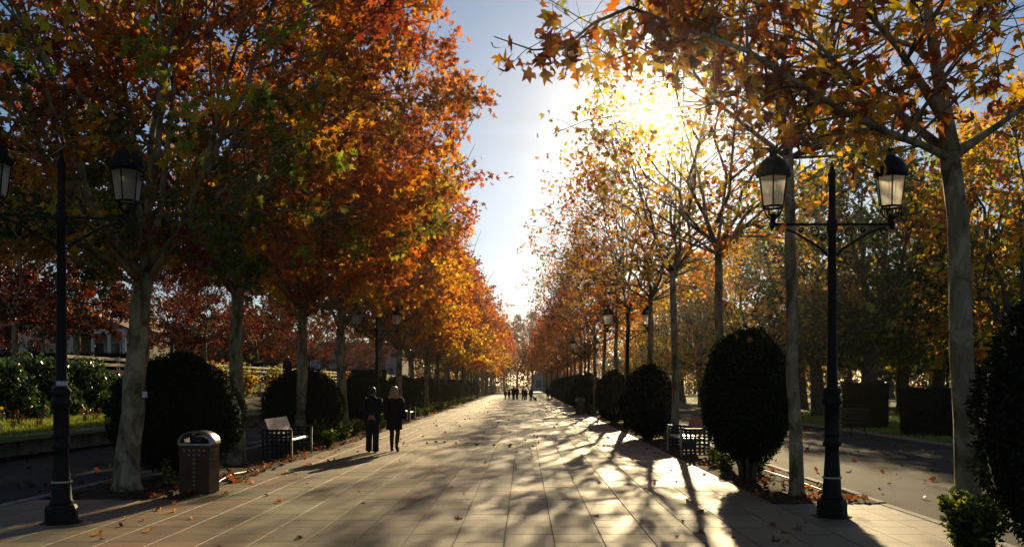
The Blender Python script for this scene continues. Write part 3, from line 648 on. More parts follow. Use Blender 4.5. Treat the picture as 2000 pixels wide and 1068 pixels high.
blades('park_grass', 'sunlit green grass beyond the far side path', (12.7, 24, 26, 60), lambda x: .05 + 0*x, 26000, 6, .09)

# ------------------------------------------------------------------ rail fence on the terrace edge
fe = empty('rail_fence', (-16.55, 36, 1.3)); tag(fe, 'wooden rail fence running along the terrace edge into the distance', 'fence')
po = MB(); po.bbox(-.06, .06, -.05, .05, 0, 1.62, .01); pme = po.mesh('post', M['wood'])
ra = MB(); ra.bbox(-.02, .02, .02, 2.28, -.055, .055, .008); rme = ra.mesh('rail', M['wood'])
for i in range(52):
    yb = -2 + 2.3*i; link('post', pme, fe, (0, yb, 0))
    for z in (1.5, 1.27, .98, .69): link('rail', rme, fe, (.085, yb, z))
rng = np.random.default_rng(111); n = 5200
yc = rng.choice(np.array([9, 14, 19.5, 26, 33, 42, 52, 63, 75]), n) + rng.normal(0, 1.3, n)
zc = np.clip(.75 - .15*np.abs(rng.normal(0, 1, n)) + rng.normal(0, .45, n), -.7, 1.7)
pc = pal(['green', 'olive', 'lime', 'amber', 'rust', 'green'])[rng.integers(0, 6, n)]*rng.uniform(.5, 1.2, (n, 1))
cr_ = link('creeper', leaf_mesh('creeper', np.stack([-16.3 + rng.normal(0, .16, n), 36 + yc, 1.3 + zc], 1), rng.normal(0, .7, (n, 3)) + np.array([(.3, 0, -.7)]), rng.uniform(.1, .2, n), pc, T_MID, rng, M['leaf']))
tag(cr_, 'climbing plants with mixed green and rust leaves growing through the rail fence', 'creeper', kind='stuff')
rt = MB(); rt.box(-16.75, -16.45, 30, 200, .3, 1.32); tag(rt.build('terrace_wall', M['stone']), 'low stone wall under the wooden rail fence', 'wall')

# ------------------------------------------------------------------ street lamps
def lamp_parts(root, near=True):
    b = MB()
    b.lathe([(.26, -.03), (.26, .012), (.205, .02), (.205, .05)], 8, ph=R(22.5)); b.lathe([(.20, .05), (.20, .19), (.175, .235), (.14, .25)], 8, ph=R(22.5))
    b.build('base', M['iron'], root)
    s = MB()
    s.lathe([(.142, .25), (.15, .27), (.13, .30), (.092, .86), (.092, .95), (.125, .97), (.128, 1.0), (.10, 1.03), (.097, 1.10), (.112, 1.12), (.10, 1.15),
             (.098, 1.50), (.13, 1.53), (.137, 1.57), (.115, 1.61), (.108, 1.66), (.13, 1.69), (.118, 1.73), (.075, 1.77), (.067, 2.3), (.055, 3.86), (.075, 3.88), (.075, 4.02), (.052, 4.05), (.045, 4.6), (.055, 4.62), (.055, 4.66), (.028, 4.74), (.03, 4.78), (.004, 4.84)], 14)
    s.build('post', M['iron'], root, True)
    if near:
        t = MB(); t.lathe([(.127, .52), (.130, .525), (.1305, .54), (.126, .545)], 14, cap=False); t.build('cable_tie', M['hose'], root, True)
    for sg in (-1, 1):
        a = MB(); a.box(min(sg*.05, sg*.86), max(sg*.05, sg*.86), -.018, .018, 3.955, 3.99)
        a.tube([(sg*.06, 0, 3.55), (sg*.13, 0, 3.63), (sg*.3, 0, 3.74), (sg*.5, 0, 3.86), (sg*.66, 0, 3.92), (sg*.72, 0, 3.95)], [.022, .022, .02, .018, .016, .012], 6)
        for (cx, cz, r0, dr) in ((.24, 3.87, .075, 1), (.42, 3.905, .04, -1), (.70, 3.885, .055, 1), (.12, 3.80, .05, -1)):
            a.tube([(sg*(cx + r0*(1-.7*t/20)*math.cos(dr*t*.5)), 0, cz + r0*(1-.7*t/20)*math.sin(dr*t*.5)) for t in range(0, 20, 2)], .011, 5)
        a.lathe([(.022, 3.90), (.03, 3.94), (.03, 4.0), (.02, 4.03)], 8, (sg*.82, 0, 0)); a.build('arm', M['iron'], root)
        f = MB(); cx = sg*.80
        f.lathe([(.012, 3.92), (.035, 3.97), (.03, 4.05), (.05, 4.09), (.04, 4.11)], 8, (cx, 0, 0))
        for k in range(4):
            th = k*math.pi/2 + .78; f.tube([(cx + .03*math.cos(th), .03*math.sin(th), 4.04), (cx + .1*math.cos(th), .1*math.sin(th), 4.10), (cx + .145*math.cos(th), .145*math.sin(th), 4.20)], .012, 5)
        rb, rt_, zb, zt = .150, .205, 4.21, 4.62
        for zz, rr_ in ((zb, rb), (zt, rt_)): f.lathe([(rr_-.012, zz-.014), (rr_+.008, zz-.014), (rr_+.008, zz+.014), (rr_-.012, zz+.014), (rr_-.012, zz-.014)], 6, (cx, 0, 0), R(15), cap=False)
        for k in range(6):
            th = R(15) + k*math.pi/3; f.tube([(cx + rb*math.cos(th), rb*math.sin(th), zb), (cx + rt_*math.cos(th), rt_*math.sin(th), zt)], .011, 5)
        lt = f.build('lantern', M['iron'], root)
        d = MB(); d.lathe([(.235, 4.63), (.24, 4.65), (.225, 4.68), (.215, 4.70), (.195, 4.77), (.155, 4.835), (.10, 4.885), (.055, 4.91), (.05, 4.95), (.075, 4.98), (.06, 5.0), (.03, 5.01)], 12, (cx, 0, 0))
        for k in range(6):
            th = k*math.pi/3; d.tube([(cx + .06*math.cos(th), .06*math.sin(th), 4.97), (cx + .085*math.cos(th), .085*math.sin(th), 5.03)], [.014, .004], 4)
            d.tube([(cx + .23*math.cos(th+.26), .23*math.sin(th+.26), 4.66), (cx + .245*math.cos(th+.26), .245*math.sin(th+.26), 4.72)], [.016, .005], 4)
        d.build('roof', M['iron'], lt, True)
        for k in range(6):
            t0, t1 = R(15) + k*math.pi/3, R(15) + (k+1)*math.pi/3; p = MB(); r1, r2 = rb-.004, rt_-.004
            p.add([(cx+r1*math.cos(t0), r1*math.sin(t0), zb), (cx+r1*math.cos(t1), r1*math.sin(t1), zb), (cx+r2*math.cos(t1), r2*math.sin(t1), zt), (cx+r2*math.cos(t0), r2*math.sin(t0), zt)], [(0, 1, 2, 3)])
            p.build('pane', M['glass'], lt)
lamp0 = empty('street_lamp'); lamp_parts(lamp0)
lx, ly = G(120, 1020); rx_, ry_ = G(1625, 1008)
lamp0.location = (rx_, ry_, 0); tag(lamp0, 'black double street lamp in front of the straight pale trunk and largest bush', 'street lamp', 'double street lamps along the promenade')
def lamp(x, y, lb, rz=0):
    c = copy_tree(lamp0); c.location = (x, y, 0); c.rotation_euler.z = rz; c['label'] = lb
    return c
l1 = lamp(lx, ly, 'black double street lamp with a grey sticker, left of the litter bin', .25)
st = MB(); st.lathe([(.0755, 1.78), (.0755, 1.84)], 16, cap=False)
st.f = st.f[:6]; st.f = [st.f[i] for i in range(len(st.f))]; st.build('sticker', M['sticker'], l1, rot=(0, 0, R(225)))
for i, Y in enumerate([38.5, 65.5, 92.5, 119.5, 146.5, 173.5]):
    lamp(-6.0, Y, ['double street lamp just above the walking couple', 'double street lamp one further than the walking couple'][i] if i < 2 else 'distant double street lamp in the bench row', .1)
    lamp(4.2, Y, ['double street lamp with glowing panes between the clipped bushes', 'double street lamp above the third clipped bush'][i] if i < 2 else 'distant double street lamp in the clipped bush row', -.05)
lamp(AT(1850, 62), 62, 'small double lamp far off under the park trees', .1)

# ------------------------------------------------------------------ benches and bins
def lattice(y, x0, x1, z0, z1, nx, nz, fr=.6, th=.006):
    m_ = MB(); dx = (x1-x0)/nx; dz = (z1-z0)/nz; bw = dx*(1-.5)/2; bh = dz*.25
    xs = [x0]; 
    for i in range(nx): xs += [x0 + i*dx + bw, x0 + (i+1)*dx - bw]
    xs.append(x1)
    zs = [z0]
    for i in range(nz): zs += [z0 + i*dz + bh, z0 + (i+1)*dz - bh]
    zs.append(z1); W = len(xs)
    for sy in (y-th, y+th):
        b0 = len(m_.v); m_.v += [(x, sy, z) for z in zs for x in xs]
        for j in range(len(zs)-1):
            for i in range(W-1):
                if i % 2 == 1 and j % 2 == 1: continue
                a = b0 + j*W + i; m_.f.append((a, a+1, a+W+1, a+W))
    return m_
def bench(loc, flip, lb):
    r = empty('bench', loc); r.scale = (-1, 1, 1) if flip else (1, 1, 1); tag(r, lb, 'bench', 'perforated metal benches')
    W, Ln, hh = .70, 2.15, .70
    for y in (0, Ln):
        p = lattice(y, -W, -.03, .04, hh-.02, 6, 7); p.box(-W-.02, .02, y-.018, y+.018, hh-.02, hh+.01); p.box(-W-.03, -W+.0, y-.015, y+.015, 0, hh-.02)
        q = p.build('side_panel', M['panel'], r); u = MB(); u.box(-.03, .012, y-.021, y+.021, 0, hh-.021); u.build('upright', M['steel'], q)
    s = MB(); s.bbox(-.60, -.05, .03, Ln-.03, .42, .465, .008); s.build('seat', M['steel'], r)
    b_ = MB(); b_.add([(-.50,.03,.55),(-.50,Ln-.03,.55),(-.66,Ln-.03,.96),(-.66,.03,.96),(-.53,.03,.54),(-.53,Ln-.03,.54),(-.69,Ln-.03,.95),(-.69,.03,.95)],
                      [(0,1,2,3),(7,6,5,4),(0,4,5,1),(1,5,6,2),(2,6,7,3),(3,7,4,0)]); b_.build('backrest', M['steel'], r)
    return r
bx0, by0 = G(570, 896)
bench((bx0, by0, 0), False, 'sunlit metal bench with perforated sides, nearest on the couple\'s side')
bench((-5.45, 45.2, 0), False, 'second metal bench, partly hidden by the walking woman')
bench((-5.4, 100, 0), False, 'distant metal bench on the sunny edge of the promenade')
bench((3.86, 23.4, 0), True, 'shaded metal bench half hidden by the largest clipped bush')
def litter_bin(loc, rz, lb):
    r = empty('litter_bin', loc, rz); tag(r, lb, 'litter bin', 'arched litter bins'); w2, d2, h = .26, .19, .80
    b_ = MB(); b_.box(-w2, w2, -d2, d2, .02, h); b_.box(-w2+.03, w2-.03, -d2+.03, d2-.03, -.03, .02); b_.build('body', M['binbrown'], r)
    def mark(x, z, side=False):
        q = MB(); s = .016
        for (a0, a1, c0, c1) in ((-s, s, s-.006, s), (-s, s, -s, -s+.006), (-s, -s+.006, -s+.006, s-.006), (s-.006, s, -s+.006, s-.006)):
            if side: q.box(w2-.002, w2+.004, x+a0, x+a1, z+c0, z+c1)
            else: q.box(x+a0, x+a1, -d2-.004, -d2+.002, z+c0, z+c1)
        q.build('square_perforation', M['steel'], r)
    for i in range(-2, 3): mark(i*.085, .72)
    for i in range(-1, 2): mark(i*.085, .645)
    for k in range(8): mark(0, .57 - .07*k)
    for i in range(-2, 3): mark(i*.06, .72, True)
    for i in range(-1, 2): mark(i*.06, .645, True)
    mark(0, .57, True)
    hd = MB(); k = 14; v = []
    for i in range(k+1):
        th = math.pi*i/k
        for (rx2, rz2) in ((w2+.02, .20), (w2+.006, .185)):
            for y_ in (-d2-.015, d2+.015): v.append((-rx2*math.cos(th), y_, h+.03+rz2*math.sin(th)))
    f = []
    for i in range(k):
        a = i*4; c = a+4; f += [(a, a+1, c+1, c), (a+2, c+2, c+3, a+3), (a, c, c+2, a+2), (a+1, a+3, c+3, c+1)]
    hd.add(v, f); hd.build('hood', M['steel'], r, True)
    rm = MB(); rm.box(-w2-.012, w2+.012, -d2-.012, d2+.012, h, h+.028); rm.box(-w2+.02, w2-.02, d2-.04, d2-.01, h+.028, h+.15); rm.build('rim', M['steel'], r)
    i_ = MB(); i_.lathe([(.14, h+.028), (.15, h+.1), (.12, h+.13)], 12); i_.build('ashtray_drum', M['panel'], r, True)
    return r
bx, by = G(381, 965)
litter_bin((bx, by+.2, 0), -.12, 'brown litter bin with arched steel hood beside the pale plane trunk')
litter_bin((3.3, 56.2, 0), 0, 'distant litter bin with arched hood before the clipped bushes')
# slatted park bench on the right
pb = empty('park_bench', (11.55, 34.2, 0), -1.25); tag(pb, 'slatted park bench at the far side path by the hedge block', 'bench')
for i in range(5): q = MB(); q.bbox(-.9, .9, -.25+.1*i, -.17+.1*i, .42, .45, .006); q.build('seat_slat', M['darkwood'], pb)
for i in range(4): q = MB(); q.bbox(-.9, .9, .27+.03*i, .30+.03*i, .52+.11*i, .60+.11*i, .006); q.build('back_slat', M['darkwood'], pb)
for sx in (-.75, .75):
    q = MB(); q.tube([(sx, -.28, 0), (sx, -.22, .41), (sx, .22, .41), (sx, .42, .95)], .022, 6); q.tube([(sx, .22, .41), (sx, .36, 0)], .022, 6); q.build('leg', M['iron'], pb)

# ------------------------------------------------------------------ plants in the beds, hoses, tree sticker
def shrub(name, loc, seed, h, r, n, ls, cols, label, group=None, stems=9):
    rng = np.random.default_rng(seed); rd = random.Random(seed); e = empty(name, loc); tag(e, label, 'plant', group); mb = MB(); C = []; D = []
    for i in range(stems):
        a = rd.uniform(0, 6.28); q = r*rd.uniform(.2, 1); hh = h*rd.uniform(.55, 1)
        p = [Vector((rd.gauss(0, .04), rd.gauss(0, .04), -.03)), Vector((math.cos(a)*q*.4, math.sin(a)*q*.4, hh*.5)), Vector((math.cos(a)*q, math.sin(a)*q, hh))]
        mb.tube(p, [.012, .008, .004], 4)
        for k in range(n//stems):
            t = rd.uniform(.15, 1.02); b0 = p[0].lerp(p[1], min(1, t*2)) if t < .5 else p[1].lerp(p[2], t*2-1)
            C.append(b0 + Vector((rd.gauss(0, .03), rd.gauss(0, .03), 0))); D.append((rd.gauss(0, 1), rd.gauss(0, 1), rd.uniform(-.2, 1)))
    mb.build('stem', M['darkbark'], e)
    n2 = len(C); col = pal(cols)[rng.integers(0, len(cols), n2)]*rng.uniform(.5, 1.3, (n2, 1))
    f = link('foliage', leaf_mesh(name, np.array(C), np.array(D), rng.uniform(.6, 1.3, n2)*ls, col, T_OVAL, rng, M['grass']), e); f['kind'] = 'stuff'
    return e
px_, py_ = 4.2, 8.65
shrub('leafy_plant', (px_, py_+.2, 0), 1, .82, .34, 2600, .085, ['lime', 'green', 'green', 'dgreen'], 'bright green narrow leaved plant at the foot of the nearest bush', stems=34)
x_, y_ = G(330, 950); shrub('leafy_plant', (x_, y_, 0), 2, .48, .12, 130, .07, ['green', 'lime'], 'small upright seedling between the pale trunk and litter bin', stems=4)
for i, (px, py, h) in enumerate([(625, 868, .75), (655, 858, .6), (690, 850, .55), (640, 872, .5)]):
    x_, y_ = G(px, py); shrub('leafy_plant', (max(x_, -7), y_, 0), 10+i, h, .5, 700, .09, ['green', 'green', 'dgreen', 'lime'],
        ['tall leafy plant right beside the sunlit bench', 'leafy plant between the bench and the walking man', 'low leafy plant at the walking man\'s side', 'short leafy plant in front beside the bench'][i], 'leafy plants in the bench side bed', stems=14)
for i in range(26):
    Y = 30 + 3.1*i + rl.uniform(-1, 1); shrub('leafy_plant', (-5.75 + rl.uniform(-.3, .1), Y, 0), 30+i, rl.uniform(.4, .8), .4, 260, .12, ['green', 'dgreen', 'lime'], 'leafy plant along the far sunny bed edge', 'far leafy plants in the bench side bed', stems=8)
for i, (px, py) in enumerate([(1395, 905), (1415, 925), (1335, 835), (1480, 925)]):
    x_, y_ = G(px, py); shrub('leafy_plant', (min(max(x_, 3.95), 5.2), y_, 0), 70+i, .45, .3, 350, .09, ['green', 'lime', 'dgreen'],
        ['yellow green plant under the largest clipped bush, by the bench', 'low plant under the largest clipped bush, by the paving', 'lit plant behind the shaded bench', 'low plant between largest clipped bush and lone lamp'][i], 'leafy plants in the shaded bed', stems=9)
for i in range(14):
    Y = 28 + 3.3*i; shrub('leafy_plant', (4.2 + rl.uniform(-.2, .5), Y, 0), 90+i, rl.uniform(.35, .7), .4, 240, .12, ['green', 'dgreen', 'lime'], 'leafy plant among the far clipped bushes', 'far leafy plants in the shaded bed', stems=8)
# dead rose stems on the lawn
for i, (px, Y) in enumerate([(40, 27.5), (75, 28), (25, 26), (165, 31), (185, 32)]):
    shrub('rose_bush', (AT(px, Y), Y, .55), 120+i, .55, .35, 45, .07, ['red', 'brown', 'olive'], 'nearly bare rose bush on the raised lawn, reddish stems', 'bare rose bushes on the lawn', stems=9)
hs1 = MB(); hs1.tube([(*G(405, 962), .02), (*G(432, 942), .05), (*G(455, 930), .05), (*G(478, 924), .03), (*G(500, 915), .0)], .014, 7)
tag(hs1.build('irrigation_hose', M['hose'], None, True), 'pale irrigation hose lying in the soil behind the litter bin', 'hose')
hs1 = MB(); hs1.tube([(*G(1478, 915), .02), (*G(1520, 932), .05), (*G(1560, 945), .05), (*G(1610, 963), .04), (*G(1655, 972), .0)], .014, 7)
tag(hs1.build('irrigation_hose', M['hose'], None, True), 'pale irrigation hose in the soil around the straight trunk', 'hose')
sk = MB(); sk.box(-.04, .04, -.003, .003, -.05, .05); tx = AT(281, 15.95)
tag(sk.build('bark_sticker', M['sticker'], None, loc=(tx, 15.99, ZT(770, 15.95)), rot=(0, 0, .15)), 'small grey sticker fixed to the pale plane trunk', 'sticker')

# ------------------------------------------------------------------ fallen leaves
rng = np.random.default_rng(200); rf = random.Random(200)
fl_me = []
for k in range(6):
    cc = np.array([(.36,.13,.03), (.42,.2,.05), (.28,.12,.05), (.5,.28,.06), (.22,.10,.05), (.40,.09,.03)][k])
    fl_me.append(leaf_mesh('fallen_leaf', np.zeros((1, 3)), np.array([[0, 1., 0]]), np.array([1.]), cc[None], T_HI, np.random.default_rng(300+k), M['leaf'], 2.5))
FL = 'dry curled plane leaf lying loose on the promenade paving'
for k in range(150):
    py = VY + F*H/rf.uniform(9.6, 27); px = rf.uniform(60, 1880); x, y = G(px, py)
    if rf.random() < .45: x = rf.choice([PX0 + abs(rf.gauss(0, .5)), PX1 - abs(rf.gauss(0, .6))])
    if not (PX0 + .05 < x < PX1 - .05): continue
    o = link('fallen_leaf', fl_me[k % 6], None, (x, y, .014), (rf.gauss(0, .12) + (math.pi if rf.random() < .5 else 0), rf.gauss(0, .12), rf.uniform(0, 6.28)))
    s = rf.uniform(.06, .125); o.scale = (s, s, s); tag(o, FL, 'leaf', 'loose leaves on the paving')
def litter(name, label, n, fx, fy, z, seed, s0=.07, s1=.13):
    rng = np.random.default_rng(seed); C = np.stack([fx(rng, n), fy(rng, n), z + rng.uniform(0, .05, n)], 1)
    D = np.stack([rng.normal(size=n), rng.normal(size=n), rng.normal(0, .25, n)], 1); pc = pal(['rust', 'brown', 'brown', 'brown', 'orange'])[rng.integers(0, 5, n)]*rng.uniform(.25, .8, (n, 1))
    tag(link(name, leaf_mesh(name, C, D, rng.uniform(s0, s1, n), pc, T_MID, rng, M['leaf'])), label, 'leaves', kind='stuff')
litter('leaf_litter', 'scattered dry leaves over the far promenade paving', 150, lambda r, n: r.uniform(PX0, PX1, n), lambda r, n: 27 + 70*r.uniform(0, 1, n)**1.6, .01, 1)
litter('leaf_litter', 'brown leaf litter in the bed behind the benches', 750, lambda r, n: PX0 + .1 - np.abs(r.normal(0, .8, n)), lambda r, n: 15 + 60*r.uniform(0, 1, n)**1.7, .015, 2)
litter('leaf_litter', 'brown leaf litter in the bed of the clipped bushes', 380, lambda r, n: PX1 + r.uniform(-.05, 1.5, n), lambda r, n: 14.5 + 50*r.uniform(0, 1, n)**1.7, .015, 3)
litter('leaf_litter', 'dry leaves scattered over the wide asphalt side path', 420, lambda r, n: r.uniform(5.5, 13.5, n), lambda r, n: 11 + 40*r.uniform(0, 1, n), -.01, 4)
litter('leaf_litter', 'dry leaves scattered over the asphalt below the planter wall', 420, lambda r, n: r.uniform(-12.5, -7.6, n), lambda r, n: 12 + 35*r.uniform(0, 1, n), -.01, 5)
for k, (px, py) in enumerate([(1462, 668), (1440, 662), (1478, 664)]):
    o = link('fallen_leaf', fl_me[[5, 1, 0][k]], None, (AT(px, 17.0), 16.9 + .2*k, ZT(py, 17.0)), (R(70), .2*k, .4)); s = .13; o.scale = (s, s, s)
    tag(o, 'orange leaf caught on top of the largest clipped bush', 'leaf', 'leaves caught on the bush')

# ------------------------------------------------------------------ buildings
def wall_box(p, mat, nm, x0, x1, y0, y1, z0, z1): q = MB(); q.box(x0, x1, y0, y1, z0, z1); return q.build(nm, mat, p)
vY = 76; vx = AT(245, vY); v_ = empty('villa', (vx, vY, 1.9)); tag(v_, 'pale villa with a columned porch glimpsed behind the terrace trees', 'building')
wall_box(v_, M['cream'], 'wall', -17, -4.2, 0, 10, 0, 5.2); wall_box(v_, M['cream'], 'wall', -4.2, 0, 2.5, 10, 0, 4.4)
q = MB(); q.add([(-17.5,-.5,5.2),(-3.8,-.5,5.2),(-3.8,10.5,5.2),(-17.5,10.5,5.2),(-14,5,7.2),(-7,5,7.2)], [(0,1,5,4),(1,2,5),(2,3,4,5),(3,0,4),(3,2,1,0)]); q.build('roof', M['rooftile'], v_)
q = MB(); q.add([(-4.5,-.4,4.4),(.4,-.4,4.4),(.4,10,4.4),(-4.5,10,4.4),(-2,-.4,5.4),(-2,10,5.4)], [(0,1,4),(1,2,5,4),(2,3,5),(3,0,4,5),(3,2,1,0)]); q.build('porch_roof', M['rooftile'], v_)
wall_box(v_, M['white'], 'porch_beam', -4.2, .1, -.2, .15, 3.95, 4.395)
for x in (-4.0, -2.6, -1.3, -.1): q = MB(); q.lathe([(.2, 0), (.2, .15), (.15, .2), (.13, 3.7), (.2, 3.85), (.2, 3.95)], 12, (x, 0, 0)); q.build('column', M['white'], v_, True)
for x in (-15, -12.4, -9.8, -7.2):
    f_ = wall_box(v_, M['white'], 'window', x-.75, x+.75, -.06, .02, 1.2, 3.6); wall_box(f_, M['window'], 'pane', x-.62, x-.04, -.09, -.05, 1.3, 3.5); wall_box(f_, M['window'], 'pane', x+.04, x+.62, -.09, -.05, 1.3, 3.5)
for x in (-3.2, -1.9, -.7):
    f_ = wall_box(v_, M['white'], 'window', x-.5, x+.5, 2.42, 2.52, .3, 3.4); wall_box(f_, M['window'], 'pane', x-.4, x+.4, 2.38, 2.43, .4, 3.3)
gY = 150; g_ = empty('low_building', (AT(560, gY), gY, 1.9)); tag(g_, 'long low grey building behind the terrace trees', 'building')
wall_box(g_, M['greywall'], 'wall', -14, 18, 0, 10, 0, 6.0); wall_box(g_, M['greywall'], 'parapet', -14.3, 18.3, -.3, 10.3, 6.0, 6.5)
for x in range(-12, 17, 3):
    f_ = wall_box(g_, M['white'], 'window', x-.8, x+.8, -.06, .02, 2.2, 4.4); wall_box(f_, M['window'], 'pane', x-.7, x+.7, -.1, -.05, 2.3, 4.3)
eY = 250; e_ = empty('end_pavilion', (AT(1082, eY), eY, 0)); tag(e_, 'pale blue pavilion at the far end of the avenue', 'building')
wall_box(e_, M['blue'], 'wall', -6, 8, 0, 6, 0, 4.0)
q = MB(); q.add([(-6.4,-.4,4),(8.4,-.4,4),(8.4,6.4,4),(-6.4,6.4,4),(-3,3,5.4),(5,3,5.4)], [(0,1,5,4),(1,2,5),(2,3,4,5),(3,0,4),(3,2,1,0)]); q.build('roof', M['greywall'], e_)
for x in (-4, -1, 2, 5): wall_box(e_, M['window'], 'window', x-.7, x+.7, -.05, .03, .9, 2.8)

# ------------------------------------------------------------------ people
def skinned(name, verts, edges, radii, mat, parent, sub=1):
    me = bpy.data.meshes.new(name); me.from_pydata(verts, edges, []); o = bpy.data.objects.new(name, me); COL.objects.link(o)
    md = o.modifiers.new('skin', 'SKIN')
    if not me.skin_vertices: me.skin_vertices.new()
    for i, r in enumerate(radii):
        rr_ = r if hasattr(r, '__len__') else (r, r); me.skin_vertices[0].data[i].radius = rr_
    me.skin_vertices[0].data[0].use_root = True
    s = o.modifiers.new('sub', 'SUBSURF'); s.levels = sub; s.render_levels = sub
    dg = bpy.context.evaluated_depsgraph_get(); nm = bpy.data.meshes.new_from_object(o.evaluated_get(dg))
    bpy.data.objects.remove(o); nm.materials.clear(); nm.materials.append(mat); nm.polygons.foreach_set('use_smooth', [True]*len(nm.polygons))
    return link(name, nm, parent)
def person(loc, rz, label, h=1.72, coat=None, coat_len=.80, trousers=None, hair=None, long_hair=False, female=False, behind=False, stride=.18, lift=False, group=None):
    p = empty('person', loc, rz); s = h/1.75; p.scale = (s, s, s); tag(p, label, 'person', group)
    hw = .085; sh = .185 if female else .20
    la = Vector((-hw-.01, stride*.5, .09)); ra_ = Vector((hw+.01, -stride*.5, .09))
    if lift: ra_ = Vector((hw+.03, -stride*.9, .20))
    lk = Vector((-hw, stride*.32+.03, .49)); rk = Vector((hw+.01, -stride*.1+.05, .49))
    V = [(0,0,.95),(0,0,1.15),(0,-.01,1.36),(0,0,1.49),(0,.012,1.57),(0,.02,1.66),(0,.01,1.73),(0,.10,1.625)]
    Rr = [.12,(.13,.10),(.15,.10),.055,.075,(.08,.095),.05,.016]; E = [(0,1),(1,2),(2,3),(3,4),(4,5),(5,6),(5,7)]
    def add(pts, rs, root):
        last = root
        for q, r in zip(pts, rs): V.append(tuple(q)); Rr.append(r); E.append((last, len(V)-1)); last = len(V)-1
        return last
    lf = add([(-hw,0,.87), lk, la], [.085,.055,.04], 0); add([la + Vector((-.01,.10,-.045)), la + Vector((-.012,.19,-.06))], [.04,.03], lf)
    fd = Vector((0,.10,-.05)) if not lift else Vector((.01,.06,-.12))
    rg_ = add([(hw,0,.87), rk, ra_], [.085,.055,.04], 0); add([ra_ + fd, ra_ + fd*1.7], [.04,.03], rg_)
    hands = []
    for sg in (-1, 1):
        if behind: sp_ = [(sg*sh,0,1.41),(sg*(sh+.09),-.10,1.14),(sg*.07,-.20,.99)]; dv_ = Vector((-sg*.8,-.05,-.45)).normalized()
        else: sp_ = [(sg*sh,0,1.41),(sg*(sh+.055),-.02 + sg*.03,1.13),(sg*(sh+.06),.06 - sg*.06,.88)]; dv_ = Vector((0,.15,-1)).normalized()
        wr = add(sp_, [.06,.043,.028], 2); wv = Vector(sp_[-1]); pm = wv + dv_*.07; pi_ = add([pm], [(.036,.02)], wr)
        pv = Vector((0, 1, 0)) if not behind else Vector((0, .2, 1)).normalized()
        for k in range(4):
            off = pv*(.018*(k-1.5)); Lf = [.07, .085, .08, .06][k]
            add([pm + dv_*.03 + off, pm + dv_*(.03+Lf*.5) + off*1.15, pm + dv_*(.03+Lf) + off*1.1 + Vector((-sg*.015, 0, 0))], [.0095,.009,.007], pi_)
        add([wv + dv_*.045 + pv*.04, wv + dv_*.085 + pv*.055], [.011,.009], pi_); hands.append(sp_)
    skinned('body', V, E, Rr, M['skin'], p)
    tm = M[trousers or 'darktrouser']
    if female:
        q = MB()
        for a, k_, sg in ((la, lk, -1), (ra_, rk, 1)): q.tube([a + Vector((0, 0, .0)), a.lerp(k_, .45) + Vector((0, -.02, 0)), a.lerp(k_, .75) + Vector((0, -.02, 0)), k_, k_.lerp(Vector((sg*hw, 0, .87)), .5), (sg*hw, 0, .87)], [.044, .056, .062, .060, .078, .094], 10)
        q.build('stockings', M['stocking'] if trousers is None else tm, p, True)
    else:
        q = MB()
        for a, k_, sg in ((la, lk, -1), (ra_, rk, 1)): q.tube([a + Vector((0, 0, -.055)), a + Vector((0, -.005, .06)), a.lerp(k_, .6), k_, k_.lerp(Vector((sg*hw, 0, .87)), .5), (sg*hw, 0, .92)], [.088, .084, .082, .086, .105, .118], 12)
        q.loft([(0,0,.82,.16,.125), (0,0,.92,.185,.14), (0,0,1.02,.175,.13)]); q.build('trousers', tm, p, True)
    for a, d_ in ((la, Vector((0,.10,-.05))), (ra_, fd)):
        q = MB(); q.tube([a + Vector((0,-.05,-.045)), a + Vector((0,0,-.04)), a + d_, a + d_*1.9 + Vector((0, .03, .012))], [.035, .047, .045, .026], 9)
        if female: q.tube([a + Vector((0,-.045,-.03)), a + Vector((0,-.05,-.085))], [.018, .012], 6)
        q.build('shoe', M['shoe'], p, True)
    q = MB(); z0 = coat_len; fl_ = .03 if female else .0; tw = .88 if female else 1
    q.loft([(0,-.01,z0-.012,(.205+fl_)*tw,.15+fl_), (0,-.01,z0,(.225+fl_)*tw,.165+fl_), (0,-.01,(z0+1.12)/2,.222*tw+fl_*.5,.158), (0,0,1.12,.215*tw,.148), (0,0,1.28,.228*tw,.148), (0,-.005,1.39,.222*tw,.125), (0,0,1.45,.165*tw,.10), (0,.0,1.49,.085,.08), (0,.005,1.54,.078,.078)], 16)
    for sp_ in hands:
        a, b_, c_ = [Vector(t) for t in sp_]; sg = 1 if a.x > 0 else -1
        q.tube([a + Vector((-sg*.06, 0, .01)), a + Vector((0, 0, -.01)), a.lerp(b_, .5), b_, b_.lerp(c_, .6), c_], [.075, .076, .066, .059, .052, .046], 10)
    q.build('coat', M[coat or 'blackcloth'], p, True)
    q = MB(); hm = M[hair or 'darkhair']
    if long_hair:
        q.loft([(0,-.05,1.40,.105,.035), (0,-.055,1.44,.125,.055), (0,-.045,1.52,.122,.085), (0,-.03,1.60,.112,.10), (0,-.012,1.68,.102,.108), (0,.0,1.735,.082,.09), (0,.0,1.765,.045,.055), (0,0,1.775,.01,.012)], 16)
    else:
        q.loft([(0,-.045,1.575,.06,.05), (0,-.03,1.62,.088,.082), (0,-.012,1.68,.094,.10), (0,.0,1.725,.08,.09), (0,.0,1.757,.05,.055), (0,0,1.768,.01,.012)], 14)
        for sg in (-1, 1): e2 = MB(); e2.loft([(sg*.088, .0, 1.595, .008, .012), (sg*.096, -.005, 1.625, .012, .022), (sg*.094, -.005, 1.65, .009, .016)], 8); e2.build('ear', M['skin'], p, True)
    q.build('hair', hm, p, True)
    return p
mx_, my_ = G(727, 883); wx2, wy2 = G(770, 881)
